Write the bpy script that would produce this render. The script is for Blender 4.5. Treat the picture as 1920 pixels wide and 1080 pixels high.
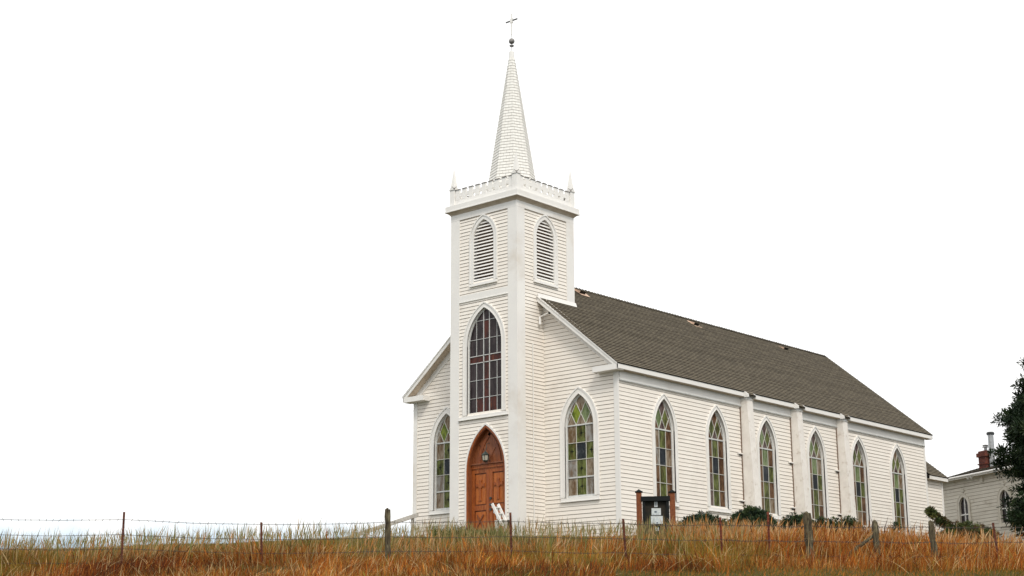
import bpy, math, random
import numpy as np
from mathutils import Vector, Matrix, noise
rnd = random.Random(7); rng = np.random.default_rng(11)
R = math.radians
S = bpy.context.scene; COL = S.collection
for o in list(bpy.data.objects): bpy.data.objects.remove(o)

# ---------------------------------------------------------------- camera
CAM = Vector((36.145, -47.395, -4.88)); YAW = 41.296
cd = bpy.data.cameras.new('camera'); cam = bpy.data.objects.new('camera', cd); COL.objects.link(cam)
cam.location = CAM; S.camera = cam
cd.sensor_width = 36; cd.lens = 2903.06/1920*36; cd.clip_end = 5000; cd.clip_start = .1
_y, _p, _r = R(-YAW), R(13.812), R(-.248)
fw = Vector((math.sin(_y)*math.cos(_p), math.cos(_y)*math.cos(_p), math.sin(_p)))
rt = Vector((math.cos(_y), -math.sin(_y), 0)); up = rt.cross(fw)
rt, up = rt*math.cos(_r)+up*math.sin(_r), up*math.cos(_r)-rt*math.sin(_r)
cam.rotation_euler = Matrix((rt, up, -fw)).transposed().to_euler()
S.render.resolution_x, S.render.resolution_y = 1024, 576

# ---------------------------------------------------------------- sky and sun
SUN_EL, SUN_DIR = 46, Vector((.80, -.60, 0)).normalized()      # bright veiled sun, front right
W = bpy.data.worlds.new('World'); S.world = W; W.use_nodes = True
nt = W.node_tree; nt.nodes.clear(); N = nt.nodes.new; L = nt.links.new
out = N('ShaderNodeOutputWorld'); bg = N('ShaderNodeBackground'); L(bg.outputs[0], out.inputs[0])
sky = N('ShaderNodeTexSky'); sky.sky_type = 'NISHITA'; sky.sun_disc = False
sky.sun_elevation = R(SUN_EL); sky.sun_rotation = math.atan2(SUN_DIR.x, SUN_DIR.y); sky.air_density = 1; sky.dust_density = 3
sc = N('ShaderNodeVectorMath'); sc.operation = 'SCALE'; sc.inputs[3].default_value = .12; L(sky.outputs[0], sc.inputs[0])
tc = N('ShaderNodeTexCoord'); sx = N('ShaderNodeSeparateXYZ'); L(tc.outputs['Generated'], sx.inputs[0])
nz = N('ShaderNodeTexNoise'); nz.inputs['Scale'].default_value = 40; nz.inputs['Detail'].default_value = 5
L(tc.outputs['Generated'], nz.inputs['Vector'])
ad = N('ShaderNodeMath'); ad.operation = 'MULTIPLY_ADD'; ad.inputs[1].default_value = -.03; L(nz.outputs[0], ad.inputs[0]); L(sx.outputs[2], ad.inputs[2])
mr = N('ShaderNodeMapRange'); mr.inputs['From Min'].default_value = .057; mr.inputs['From Max'].default_value = .079
L(ad.outputs[0], mr.inputs['Value'])
cl = N('ShaderNodeMix'); cl.data_type = 'RGBA'      # overcast deck: pale blue low band, white above
cl.inputs[6].default_value = (.58, .77, .93, 1); cl.inputs[7].default_value = (1.22, 1.21, 1.19, 1)
L(mr.outputs[0], cl.inputs[0])
mx = N('ShaderNodeMix'); mx.data_type = 'RGBA'; mx.inputs[0].default_value = .93
L(sc.outputs[0], mx.inputs[6]); L(cl.outputs[2], mx.inputs[7]); L(mx.outputs[2], bg.inputs[0]); bg.inputs[1].default_value = 1.0
sd = bpy.data.lights.new('sun', 'SUN'); so = bpy.data.objects.new('sun', sd); COL.objects.link(so)
sd.energy = 1.7; sd.angle = R(11); sd.color = (1, .93, .84)
so.rotation_euler = (-(SUN_DIR*math.cos(R(SUN_EL))+Vector((0, 0, math.sin(R(SUN_EL)))))).to_track_quat('-Z', 'Y').to_euler()
S.view_settings.view_transform = 'Standard'; S.view_settings.look = 'None'; S.view_settings.exposure = .1; S.view_settings.gamma = 1

# ---------------------------------------------------------------- materials
def mat(name, base, rough=.6, spec=.5, metal=0, var=None, scale=3, stretch=(1, 1, 1), bump=0, bscale=40, var2=None, scale2=.6, coord='Object', attr=None, trans=0, lohi=(.38, .66)):
    m = bpy.data.materials.new(name); m.use_nodes = True; t = m.node_tree; b = t.nodes['Principled BSDF']
    N = t.nodes.new; L = t.links.new
    b.inputs['Roughness'].default_value = rough; b.inputs['Specular IOR Level'].default_value = spec; b.inputs['Metallic'].default_value = metal
    b.inputs['Base Color'].default_value = (*base, 1)
    tc = N('ShaderNodeTexCoord'); mp = N('ShaderNodeMapping'); mp.inputs['Scale'].default_value = stretch; L(tc.outputs[coord], mp.inputs[0])
    last = None
    def layer(a, bcol, sc_, lo, hi, det=6):
        n = N('ShaderNodeTexNoise'); n.inputs['Scale'].default_value = sc_; n.inputs['Detail'].default_value = det; n.inputs['Roughness'].default_value = .65
        L(mp.outputs[0], n.inputs['Vector'])
        r = N('ShaderNodeMapRange'); r.inputs['From Min'].default_value = lo; r.inputs['From Max'].default_value = hi; L(n.outputs[0], r.inputs[0])
        x = N('ShaderNodeMix'); x.data_type = 'RGBA'; L(r.outputs[0], x.inputs[0])
        if hasattr(a, 'is_linked'): L(a, x.inputs[6])
        else: x.inputs[6].default_value = (*a, 1)
        x.inputs[7].default_value = (*bcol, 1); return x.outputs[2]
    if attr:
        at = N('ShaderNodeAttribute'); at.attribute_name = attr; last = at.outputs['Color']
    if var: last = layer(last or base, var, scale, *lohi)
    if var2: last = layer(last or base, var2, scale2, .56, .72)
    if last: L(last, b.inputs['Base Color'])
    if bump:
        n = N('ShaderNodeTexNoise'); n.inputs['Scale'].default_value = bscale; n.inputs['Detail'].default_value = 4; L(mp.outputs[0], n.inputs['Vector'])
        bp = N('ShaderNodeBump'); bp.inputs['Strength'].default_value = bump; bp.inputs['Distance'].default_value = .02; L(n.outputs[0], bp.inputs['Height']); L(bp.outputs[0], b.inputs['Normal'])
    if trans:
        tr = N('ShaderNodeBsdfTranslucent'); ms = N('ShaderNodeMixShader'); ms.inputs[0].default_value = trans
        if last: L(last, tr.inputs[0])
        else: tr.inputs[0].default_value = (*base, 1)
        L(b.outputs[0], ms.inputs[1]); L(tr.outputs[0], ms.inputs[2]); L(ms.outputs[0], t.nodes['Material Output'].inputs[0])
    return m
M = {}
M['siding'] = mat('painted_siding', (.85, .805, .735), .55, .3, var=(.82, .765, .695), scale=.8, stretch=(1, 1, 1.5), var2=(.72, .665, .595), scale2=.45, bump=.05, bscale=30)
M['shadow_line'] = mat('siding_lap_shadow', (.38, .325, .265), .9, .1)  # shadow under laps and ledges, put in as a dark colour
M['trim'] = mat('painted_trim', (.81, .795, .76), .5, .3, var=(.77, .755, .73), scale=1.0, var2=(.70, .66, .60), scale2=.5, bump=.05)
M['pier'] = mat('painted_pier', (.82, .785, .735), .6, .3, var=(.73, .69, .64), scale=2.5, var2=(.58, .52, .45), scale2=3.5, bump=.15)
M['spire'] = mat('painted_shingle', (.80, .79, .75), .6, .3, var=(.72, .71, .66), scale=6, bump=.1)
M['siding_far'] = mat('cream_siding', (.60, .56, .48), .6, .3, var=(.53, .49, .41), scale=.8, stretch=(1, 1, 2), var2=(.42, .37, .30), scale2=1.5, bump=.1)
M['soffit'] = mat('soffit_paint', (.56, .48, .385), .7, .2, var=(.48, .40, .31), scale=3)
M['sash'] = mat('sash_paint', (.62, .64, .63), .45, .4, var=(.5, .5, .48), scale=5)
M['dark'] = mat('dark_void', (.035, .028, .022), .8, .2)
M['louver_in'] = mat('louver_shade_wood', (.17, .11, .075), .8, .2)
M['lead'] = mat('pale_came', (.60, .59, .54), .5, .4)
M['wood'] = mat('oiled_door_wood', (.36, .095, .016), .5, .35, var=(.20, .042, .009), scale=3, stretch=(6, 6, .8), var2=(.48, .185, .05), scale2=2, bump=.2)
M['wood_panel'] = mat('oiled_panel_wood', (.46, .135, .022), .5, .35, var=(.29, .068, .012), scale=4, stretch=(6, 6, .8), bump=.2)
M['wood_dark'] = mat('dark_wood_and_shade', (.17, .05, .018), .5, .4, var=(.26, .085, .03), scale=4, stretch=(4, 4, 1))  # dark door wood; on the tympanum it carries the recess shade
M['iron'] = mat('black_iron', (.03, .035, .035), .45, .5)
M['bronze'] = mat('green_bronze', (.07, .085, .075), .4, .5, metal=.5)
M['lampglass'] = mat('clear_lantern_glass', (.45, .42, .34), .15, .6)
M['rust'] = mat('rusty_iron', (.085, .03, .022), .85, .2, var=(.16, .06, .035), scale=14, bump=.3)
M['rustred'] = mat('orange_rusty_iron', (.20, .055, .03), .85, .2, var=(.09, .03, .02), scale=10, bump=.3)
M['corten'] = mat('rusted_steel_post', (.22, .075, .03), .8, .2, var=(.14, .045, .022), scale=9, bump=.3)
M['oldwood'] = mat('weathered_post_wood', (.12, .10, .06), .9, .15, var=(.03, .024, .018), scale=7, stretch=(3, 3, .7), var2=(.24, .22, .14), scale2=5, bump=.8, bscale=18)
M['greywood'] = mat('white_weathered_rail', (.62, .59, .54), .8, .2, var=(.42, .38, .33), scale=8, bump=.3)
M['wire'] = mat('wire_steel', (.06, .05, .045), .6, .4, metal=.6)
M['ball'] = mat('tarnished_finial', (.16, .15, .15), .4, .5, metal=.3, var=(.3, .29, .27), scale=6)
M['galv'] = mat('galvanised_metal', (.42, .43, .43), .4, .5, metal=.8, var=(.3, .3, .3), scale=5)
M['vent'] = mat('vent_cheek_paint', (.62, .44, .33), .7, .3)
M['paper'] = mat('notice_paper', (.62, .66, .66), .5, .4, var=(.45, .5, .52), scale=14)
M['ink'] = mat('notice_ink', (.10, .13, .16), .6, .3)
M['frame_black'] = mat('noticeboard_frame_paint', (.010, .012, .012), .7, .15)
M['board_brown'] = mat('noticeboard_backing', (.035, .028, .022), .8, .12, var=(.018, .022, .018), scale=6)
M['bark'] = mat('bark', (.07, .05, .035), .9, .2, var=(.03, .022, .016), scale=8, stretch=(2, 2, .5), bump=.6)
M['needle'] = mat('pine_needles', (.03, .055, .022), .6, .3, attr='tint', trans=.2)
M['grass'] = mat('dry_grass_blades', (.3, .2, .06), .75, .15, attr='tint', trans=.35)
GLASS = {}
def glass(key, a, b, c=None, rough=.3):
    GLASS[key] = mat('stained_glass_'+key, a, rough, .16, var=b, scale=2.6, stretch=(2.6, 2.6, .9), var2=c, scale2=2.0, bump=.25, bscale=14, lohi=(.42, .58))
glass('tan', (0.136, 0.085, 0.043), (0.281, 0.230, 0.170), (0.085, 0.038, 0.015))
glass('brown', (0.059, 0.024, 0.009), (0.172, 0.096, 0.050), (0.040, 0.023, 0.007))
glass('green', (0.040, 0.044, 0.008), (0.136, 0.160, 0.044), (0.088, 0.044, 0.014))
glass('lime', (0.216, 0.270, 0.032), (0.090, 0.122, 0.013), (0.297, 0.342, 0.144))
glass('pale_green', (0.094, 0.130, 0.043), (0.194, 0.245, 0.122), (0.216, 0.230, 0.173))
glass('grey', (0.162, 0.128, 0.093), (0.289, 0.281, 0.264), (0.170, 0.093, 0.043))
glass('purple', (0.056, 0.030, 0.027), (0.160, 0.120, 0.104), (0.040, 0.016, 0.016))
glass('night', (.008, .011, .015), (.022, .028, .034), (.12, .13, .14))
glass('smoke', (.022, .016, .018), (.045, .034, .036), None, .12)
glass('wine', (.085, .022, .014), (.035, .012, .010), (.16, .045, .015), .15)
glass('star', (.018, .024, .01), (.03, .036, .018), None)
def shingle_mat(name, c1, c2, mortar, bw, bh, uvname='uv', ms=.012, noise_amt=.5):
    m = bpy.data.materials.new(name); m.use_nodes = True; t = m.node_tree; b = t.nodes['Principled BSDF']; N = t.nodes.new; L = t.links.new
    uv = N('ShaderNodeUVMap'); uv.uv_map = uvname
    br = N('ShaderNodeTexBrick'); br.inputs['Scale'].default_value = 1; br.inputs['Brick Width'].default_value = bw; br.inputs['Row Height'].default_value = bh
    br.inputs['Mortar Size'].default_value = ms; br.inputs['Mortar Smooth'].default_value = .3; br.inputs['Bias'].default_value = 0
    br.inputs['Color1'].default_value = (*c1, 1); br.inputs['Color2'].default_value = (*c2, 1); br.inputs['Mortar'].default_value = (*mortar, 1)
    L(uv.outputs[0], br.inputs['Vector'])
    n = N('ShaderNodeTexNoise'); n.inputs['Scale'].default_value = 5; n.inputs['Detail'].default_value = 8; n.inputs['Roughness'].default_value = .75; L(uv.outputs[0], n.inputs['Vector'])
    r = N('ShaderNodeMapRange'); r.inputs['From Min'].default_value = .3; r.inputs['From Max'].default_value = .7; r.inputs['To Min'].default_value = 1-noise_amt; r.inputs['To Max'].default_value = 1+noise_amt*.7; L(n.outputs[0], r.inputs[0])
    v = N('ShaderNodeVectorMath'); v.operation = 'SCALE'; L(br.outputs[0], v.inputs[0]); L(r.outputs[0], v.inputs[3]); L(v.outputs[0], b.inputs['Base Color'])
    b.inputs['Roughness'].default_value = .85; b.inputs['Specular IOR Level'].default_value = .2
    bp = N('ShaderNodeBump'); bp.inputs['Strength'].default_value = .5; bp.inputs['Distance'].default_value = .015; bp.invert = True
    L(br.outputs['Fac'], bp.inputs['Height']); L(bp.outputs[0], b.inputs['Normal'])
    return m
M['roof'] = shingle_mat('brown_roof_shingles', (.158, .134, .094), (.105, .088, .062), (.035, .03, .024), .30, .15, ms=.012, noise_amt=.2)
M['spire_shingle'] = shingle_mat('white_spire_shingles', (.80, .79, .75), (.75, .735, .69), (.42, .40, .36), .27, .135, ms=.007, noise_amt=.06)
M['brick'] = shingle_mat('red_chimney_brick', (.16, .04, .025), (.09, .026, .02), (.12, .08, .065), .22, .08, ms=.008)

# ---------------------------------------------------------------- mesh helpers
class MB:
    def __init__(s): s.v = []; s.f = []; s.m = []; s.mats = []; s.uv = {}
    def mi(s, m):
        if m not in s.mats: s.mats.append(m)
        return s.mats.index(m)
    def face(s, pts, m, uv=None):
        b = len(s.v); s.v += [tuple(p) for p in pts]; s.f.append(tuple(range(b, b+len(pts)))); s.m.append(s.mi(m))
        if uv: s.uv[len(s.f)-1] = uv
    def hexa(s, p, m):       # p: 8 points, bottom 4 ccw then top 4
        for q in ((0, 3, 2, 1), (4, 5, 6, 7), (0, 1, 5, 4), (1, 2, 6, 5), (2, 3, 7, 6), (3, 0, 4, 7)): s.face([p[i] for i in q], m)
    def box(s, a, b, m):
        (x0, y0, z0), (x1, y1, z1) = a, b
        s.hexa([(x0, y0, z0), (x1, y0, z0), (x1, y1, z0), (x0, y1, z0), (x0, y0, z1), (x1, y0, z1), (x1, y1, z1), (x0, y1, z1)], m)
    def tube(s, pts, r, m, n=8, cap=True):
        pts = [Vector(p) for p in pts]; rr = r if isinstance(r, (list, tuple)) else [r]*len(pts); rings = []
        for i, p in enumerate(pts):
            d = (pts[min(i+1, len(pts)-1)]-pts[max(i-1, 0)]).normalized()
            a = d.orthogonal().normalized() if i == 0 else (pa-d*pa.dot(d)).normalized()
            pa = a; c = d.cross(a)
            rings.append([p+(a*math.cos(6.28318*k/n)+c*math.sin(6.28318*k/n))*rr[i] for k in range(n)])
        for i in range(len(rings)-1):
            for k in range(n): s.face([rings[i][k], rings[i][(k+1) % n], rings[i+1][(k+1) % n], rings[i+1][k]], m)
        if cap: s.face(rings[0][::-1], m); s.face(rings[-1], m)
    def beam(s, a, b, w, h, m, upv=(0, 0, 1)):
        a, b = Vector(a), Vector(b); d = (b-a).normalized(); sd = d.cross(Vector(upv)).normalized(); u = sd.cross(d)
        q = []
        for p in (a, b):
            for i, j in ((-1, -1), (1, -1), (1, 1), (-1, 1)): q.append(p+sd*w/2*i+u*h/2*j)
        s.hexa(q, m)
    def build(s, name, parent=None, smooth=False):
        me = bpy.data.meshes.new(name); me.from_pydata(s.v, [], s.f)
        for m in s.mats: me.materials.append(m)
        me.polygons.foreach_set('material_index', s.m)
        if s.uv:
            l = me.uv_layers.new(name='uv')
            for fi, uvs in s.uv.items():
                for k, li in enumerate(me.polygons[fi].loop_indices): l.data[li].uv = uvs[k]
        if smooth: me.polygons.foreach_set('use_smooth', [True]*len(s.f))
        o = bpy.data.objects.new(name, me); COL.objects.link(o)
        if parent: o.parent = parent; o.matrix_parent_inverse = parent_inv(parent)
        return o
def parent_inv(p):
    m = Matrix.Translation(p.location) @ p.rotation_euler.to_matrix().to_4x4() if p.type == 'EMPTY' else Matrix.Identity(4)
    q = p
    if p.type != 'EMPTY' and p.parent: return Matrix.Identity(4)
    return m.inverted()
def tag(o, label=None, cat=None, group=None, kind=None):
    if label: o['label'] = label
    if cat: o['category'] = cat
    if group: o['group'] = group
    if kind: o['kind'] = kind
    return o
def thing(name, label, cat, loc=(0, 0, 0), group=None):
    o = bpy.data.objects.new(name, None); COL.objects.link(o); o.location = loc; o.empty_display_size = .2
    return tag(o, label, cat, group)
class Face:
    """vertical wall plane: origin, u direction, outward normal"""
    def __init__(s, o, u, n): s.o = Vector(o); s.u = Vector(u); s.n = Vector(n)
    def __call__(s, u, z, d=0): return s.o+s.u*u+Vector((0, 0, z))+s.n*d
def arch_hw(w, h, off=0):
    c = (h*h-w*w)/(2*w); r = w+c+off
    return (lambda y: math.sqrt(max(r*r-y*y, 0))-c if y > 0 else w+off), math.sqrt(max(r*r-c*c, 0))
def arch_pts(w, h, zb, zs, off=0, n=12, offb=0):
    f, H = arch_hw(w, h, off); right = [(w+off, zb-offb), (w+off, zs)]
    for i in range(1, n+1):
        y = H*math.sin(math.pi/2*i/n) if i < n else H
        right.append((f(y) if i < n else 0, zs+y))
    left = [(-x, z) for x, z in right[:-1]]
    return left+right[::-1]           # from bottom-left, up to apex, down to bottom-right
def ring(mb, F, c, inner, outer, d0, d1, m, close=False):
    n = len(inner); rg = range(n) if close else range(n-1)
    for i in rg:
        j = (i+1) % n
        a, b, e, f = inner[i], inner[j], outer[i], outer[j]
        P = lambda q, d: F(c+q[0], q[1], d)
        mb.face([P(a, d1), P(b, d1), P(f, d1), P(e, d1)], m)
        mb.face([P(e, d0), P(e, d1), P(f, d1), P(f, d0)], m)
        mb.face([P(a, d0), P(b, d0), P(b, d1), P(a, d1)], m)
    if not close:
        for k in (0, -1):
            a, e = inner[k], outer[k]; mb.face([F(c+a[0], a[1], d0), F(c+a[0], a[1], d1), F(c+e[0], e[1], d1), F(c+e[0], e[1], d0)], m)
def siding(mb, F, z0, z1, left, right, holes, step, m, lip=.022, gro=.017):
    """lapped boards; holes: (centre, halfwidth fn, zlo, zhi)"""
    n = int(math.ceil((z1-z0)/step))
    for k in range(n):
        a = z0+k*step; b = min(a+step, z1); mid = (a+b)/2
        spans = [((left(a), left(b)), (right(a), right(b)))]
        for c, hw, lo, hi in holes:
            if not lo < mid < hi: continue
            ha = hw(max(a, lo)); hb = hw(min(b, hi)); new = []
            for (l0, l1), (r0, r1) in spans:
                if c-ha <= l0 or c+ha >= r0 or True:
                    if c-max(ha, hb) > min(l0, l1): new.append(((l0, l1), (min(c-ha, r0), min(c-hb, r1))))
                    if c+max(ha, hb) < max(r0, r1): new.append(((max(c+ha, l0), max(c+hb, l1)), (r0, r1)))
            spans = new
        dl = lip+rnd.uniform(-.003, .004)
        for (l0, l1), (r0, r1) in spans:
            if r0-l0 < .01 and r1-l1 < .01: continue
            g = gro*(1+rnd.uniform(-.25, .25)); q = g/(b-a) if b-a > g else .5; li, ri = l0+(l1-l0)*q, r0+(r1-r0)*q
            mb.face([F(l0, a, .002), F(r0, a, .002), F(ri, a+g, .002), F(li, a+g, .002)], M['shadow_line'])  # recessed strip coloured as the shadow beneath each lap
            mb.face([F(li, a+g, dl), F(ri, a+g, dl), F(r1, b, .006), F(l1, b, .006)], m)
            mb.face([F(li, a+g, .002), F(ri, a+g, .002), F(ri, a+g, dl), F(li, a+g, dl)], M['shadow_line'])
def clip_poly(poly, conv):
    """Sutherland-Hodgman against a convex ccw polygon, 2D"""
    outp = poly
    for i in range(len(conv)):
        a, b = conv[i], conv[(i+1) % len(conv)]
        inside = lambda p: (b[0]-a[0])*(p[1]-a[1])-(b[1]-a[1])*(p[0]-a[0]) >= -1e-9
        res = []
        for j in range(len(outp)):
            p, q = outp[j], outp[(j+1) % len(outp)]
            ip, iq = inside(p), inside(q)
            if ip: res.append(p)
            if ip != iq:
                dx, dz = q[0]-p[0], q[1]-p[1]; den = (b[0]-a[0])*dz-(b[1]-a[1])*dx
                if abs(den) > 1e-12:
                    t = -((b[0]-a[0])*(p[1]-a[1])-(b[1]-a[1])*(p[0]-a[0]))/den; res.append((p[0]+dx*t, p[1]+dz*t))
        outp = res
        if len(outp) < 3: return []
    return outp
def strip(mb, F, c, p, q, w, conv, d0, d1, m):
    dx, dz = q[0]-p[0], q[1]-p[1]; l = math.hypot(dx, dz); nx, nz = -dz/l*w/2, dx/l*w/2
    pl = clip_poly([(p[0]-nx, p[1]-nz), (q[0]-nx, q[1]-nz), (q[0]+nx, q[1]+nz), (p[0]+nx, p[1]+nz)][::1], conv)
    if not pl: return
    mb.face([F(c+x, z, d1) for x, z in pl], m)
    for i in range(len(pl)):
        a, b = pl[i], pl[(i+1) % len(pl)]; mb.face([F(c+a[0], a[1], d0), F(c+b[0], b[1], d0), F(c+b[0], b[1], d1), F(c+a[0], a[1], d1)], m)

# ---------------------------------------------------------------- ground
FH = Vector((-math.sin(R(YAW)), math.cos(R(YAW)))); RH = Vector((FH.y, -FH.x))
def sl(x, y): dx, dy = x-CAM.x, y-CAM.y; return dx*FH.x+dy*FH.y, dx*RH.x+dy*RH.y
def xy(s, l): return CAM.x+s*FH.x+l*RH.x, CAM.y+s*FH.y+l*RH.y
PS = [-60, 0, 15, 24, 28, 31, 34, 40, 46, 52, 58, 64, 75, 90, 110, 200, 500, 2500]
PZ = [-7.0, -6.6, -5.6, -4.25, -3.55, -3.12, -2.68, -1.9, -1.24, -.64, -.17, .04, .3, .55, -.6, -9, -34, -220]
def ground_z(x, y):
    s, l = sl(x, y); z = np.interp(s, PS, PZ)
    z = z-.03*np.maximum(-l-4, 0)*np.clip((s-20)/25, 0, 1)
    z = z-.06*np.minimum(np.maximum(l-7.5, 0), 25)*np.clip((s-28)/10, 0, 1)
    l = np.asarray(l, float)
    z = z+.05*np.sin(x*.9+1.3*np.sin(y*.37))*np.cos(y*.7)*np.clip(1-(abs(s-42)/30), 0, 1)
    return z
ss = np.concatenate([np.arange(-60, 20, 8), np.arange(20, 70, .8), np.arange(70, 120, 4), np.array([130, 150, 200, 300, 500, 900, 1500, 2500])])
ll = np.concatenate([-np.array([2000, 1200, 700, 350, 180, 100, 60, 40]), np.arange(-30, 30.1, 1.), np.array([40, 60, 100, 180, 350, 700, 1200, 2000])])
verts = []; faces = []
for s in ss:
    for l in ll:
        x, y = xy(s, l); verts.append((x, y, float(ground_z(x, y))))
nl = len(ll)
for i in range(len(ss)-1):
    for j in range(nl-1): faces.append((i*nl+j, i*nl+j+1, (i+1)*nl+j+1, (i+1)*nl+j))
me = bpy.data.meshes.new('ground'); me.from_pydata(verts, [], faces); me.polygons.foreach_set('use_smooth', [True]*len(faces))
gm = mat('dry_turf', (.07, .05, .015), .95, .1, var=(.045, .05, .012), scale=.5, var2=(.10, .045, .014), scale2=.35, bump=1, bscale=5)
me.materials.append(gm); gr = bpy.data.objects.new('ground', me); COL.objects.link(gr); tag(gr, kind='structure')

# ---------------------------------------------------------------- church
NW, NL = 11.16, 25.54; CX = -NW/2; TX0, TX1, TY0, TY1 = CX-1.8, CX+1.8, -1.644, 1.956
church = thing('church', 'white clapboard church with square bell tower, shingled spire and brown shingle roof', 'church', (CX, 0, 0))
ZB = -1.6
FN = Face((0, 0, 0), (1, 0, 0), (0, -1, 0))                # nave front, u = x
FR = Face((0, 0, 0), (0, 1, 0), (1, 0, 0))                 # nave right, u = y
FL = Face((-NW, 0, 0), (0, -1, 0), (-1, 0, 0))             # u = -y
FB = Face((0, NL, 0), (-1, 0, 0), (0, 1, 0))               # u = -x
TF = Face((0, TY0, 0), (1, 0, 0), (0, -1, 0)); TR = Face((TX1, 0, 0), (0, 1, 0), (1, 0, 0))
TL = Face((TX0, 0, 0), (0, -1, 0), (-1, 0, 0)); TB = Face((0, TY1, 0), (-1, 0, 0), (0, 1, 0))
EX, EZ, RK = .307, 6.635, .429; SL = (11.45-EZ)/(EX-CX)
def roofz(x): return EZ+SL*(EX-x) if x > CX else EZ+SL*(EX-(2*CX-x))
def hole(c, w, h, zb, zs, pad):
    f, H = arch_hw(w, h, pad); return (c, lambda z: f(z-zs), zb, zs+H)
FWC = (CX+3.625, CX-3.625); SWY = (2.938, 6.681, 10.56, 14.715, 18.671, 22.515)
FW_ = (.73, 1.27, 1.65, 4.45); SW_ = (.67, 1.25, 1.56, 4.41)     # half width, arch height, bottom, spring
# nave walls
mb = MB(); wm = M['siding']
xl = lambda z: -NW if z < 6.3 else max(-NW, 2*CX-(EX-(z-EZ)/SL)+.0); xr = lambda z: 0 if z < 6.3 else min(0, EX-(z-EZ)/SL)
siding(mb, FN, ZB, 11.2, xl, xr, [hole(c, *FW_, .1) for c in FWC]+[(CX, lambda z: 1.79, ZB-1, 20)], .16, wm)
siding(mb, FR, ZB, 6.4, lambda z: .0, lambda z: NL, [hole(c, *SW_, .1) for c in SWY], .16, wm)
siding(mb, FL, ZB, 6.4, lambda z: -NL, lambda z: 0, [hole(-c, *SW_, .1) for c in SWY], .16, wm)
siding(mb, FB, ZB, 11.2, lambda z: -xr(z), lambda z: -xl(z), [], .16, wm)
mb.build('nave_wall', church)
# tower walls
mb = MB()
LOUV = (.565, .80, 10.62, 12.49); BIG = (.95, 1.52, 5.14, 8.0); DOOR = (1.05, 1.8, -.2, 2.85)
siding(mb, TF, ZB, 13.6, lambda z: TX0, lambda z: TX1, [hole(-5.46, *DOOR, .03), hole(-5.53, *BIG, .1), hole(-5.58, *LOUV, .1)], .148, wm)
siding(mb, TR, ZB, 13.6, lambda z: TY0, lambda z: TY1, [hole(.12, *LOUV, .1)], .148, wm)
siding(mb, TL, ZB, 13.6, lambda z: -TY1, lambda z: -TY0, [hole(-.12, *LOUV, .1)], .148, wm)
siding(mb, TB, 8, 13.6, lambda z: -TX1, lambda z: -TX0, [hole(5.58, *LOUV, .1)], .148, wm)
mb.build('tower_wall', church)
# tower corner boards, belt, frieze
mb = MB(); t = M['trim']; cb = .449; e = .045
for F, a, b in ((TF, TX0, TX1), (TR, TY0, TY1), (TL, -TY1, -TY0), (TB, -TX1, -TX0)):
    zb = ZB if F is not TB else 8
    e2 = e if F in (TF, TB) else -.0005
    for u0, u1 in ((a-e2, a+cb), (b-cb, b+e2)):
        p = [F(u0, zb, 0), F(u1, zb, 0), F(u1, zb, e), F(u0, zb, e), F(u0, 13.5, 0), F(u1, 13.5, 0), F(u1, 13.5, e), F(u0, 13.5, e)]; mb.hexa(p, t)
    p = [F(a-e2*1.09, 13.5, 0), F(b+e2*1.09, 13.5, 0), F(b+e2*1.09, 13.5, e+.004), F(a-e2*1.09, 13.5, e+.004)]; mb.hexa(p+[q+Vector((0, 0, .28)) for q in p], t)
    p = [F(a+cb, 13.465, 0), F(b-cb, 13.465, 0), F(b-cb, 13.465, .03), F(a+cb, 13.465, .03)]; mb.hexa(p+[q+Vector((0, 0, .035)) for q in p], M['shadow_line'])  # dark strip painted as the shadow line below the frieze
p = [TF(TX0+cb, 9.92, 0), TF(TX1-cb, 9.92, 0), TF(TX1-cb, 9.92, .038), TF(TX0+cb, 9.92, .038)]; mb.hexa(p+[q+Vector((0, 0, .27)) for q in p], t)
p = [TF(TX0+cb, 9.89, 0), TF(TX1-cb, 9.89, 0), TF(TX1-cb, 9.89, .06), TF(TX0+cb, 9.89, .06)]; mb.hexa(p+[q+Vector((0, 0, .03)) for q in p], t)
mb.build('tower_trim', church)
# tower cornice (coved) and fascia
mb = MB()
def sqring(mb, r0, z0, r1, z1, m):
    for (sx, sy), (tx, ty) in (((-1, -1), (1, -1)), ((1, -1), (1, 1)), ((1, 1), (-1, 1)), ((-1, 1), (-1, -1))):
        cy = (TY0+TY1)/2
        mb.face([(CX+sx*r0, cy+sy*r0, z0), (CX+tx*r0, cy+ty*r0, z0), (CX+tx*r1, cy+ty*r1, z1), (CX+sx*r1, cy+sy*r1, z1)], m)
prof = [(1.8, 13.72), (1.87, 13.78), (1.88, 13.80), (1.93, 13.85), (1.99, 13.885), (2.023, 13.90)]
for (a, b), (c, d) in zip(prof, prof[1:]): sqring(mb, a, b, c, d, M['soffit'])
for a, b, c, d in ((2.023, 13.90, 2.045, 13.90), (2.045, 13.90, 2.045, 13.935), (2.045, 13.935, 2.02, 13.95), (2.02, 13.95, 2.02, 14.16), (2.02, 14.16, 1.84, 14.19), (1.84, 14.19, 1.6, 14.20), (1.6, 14.2, .1, 14.3)): sqring(mb, a, b, c, d, t)
mb.build('cornice', church)
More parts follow.
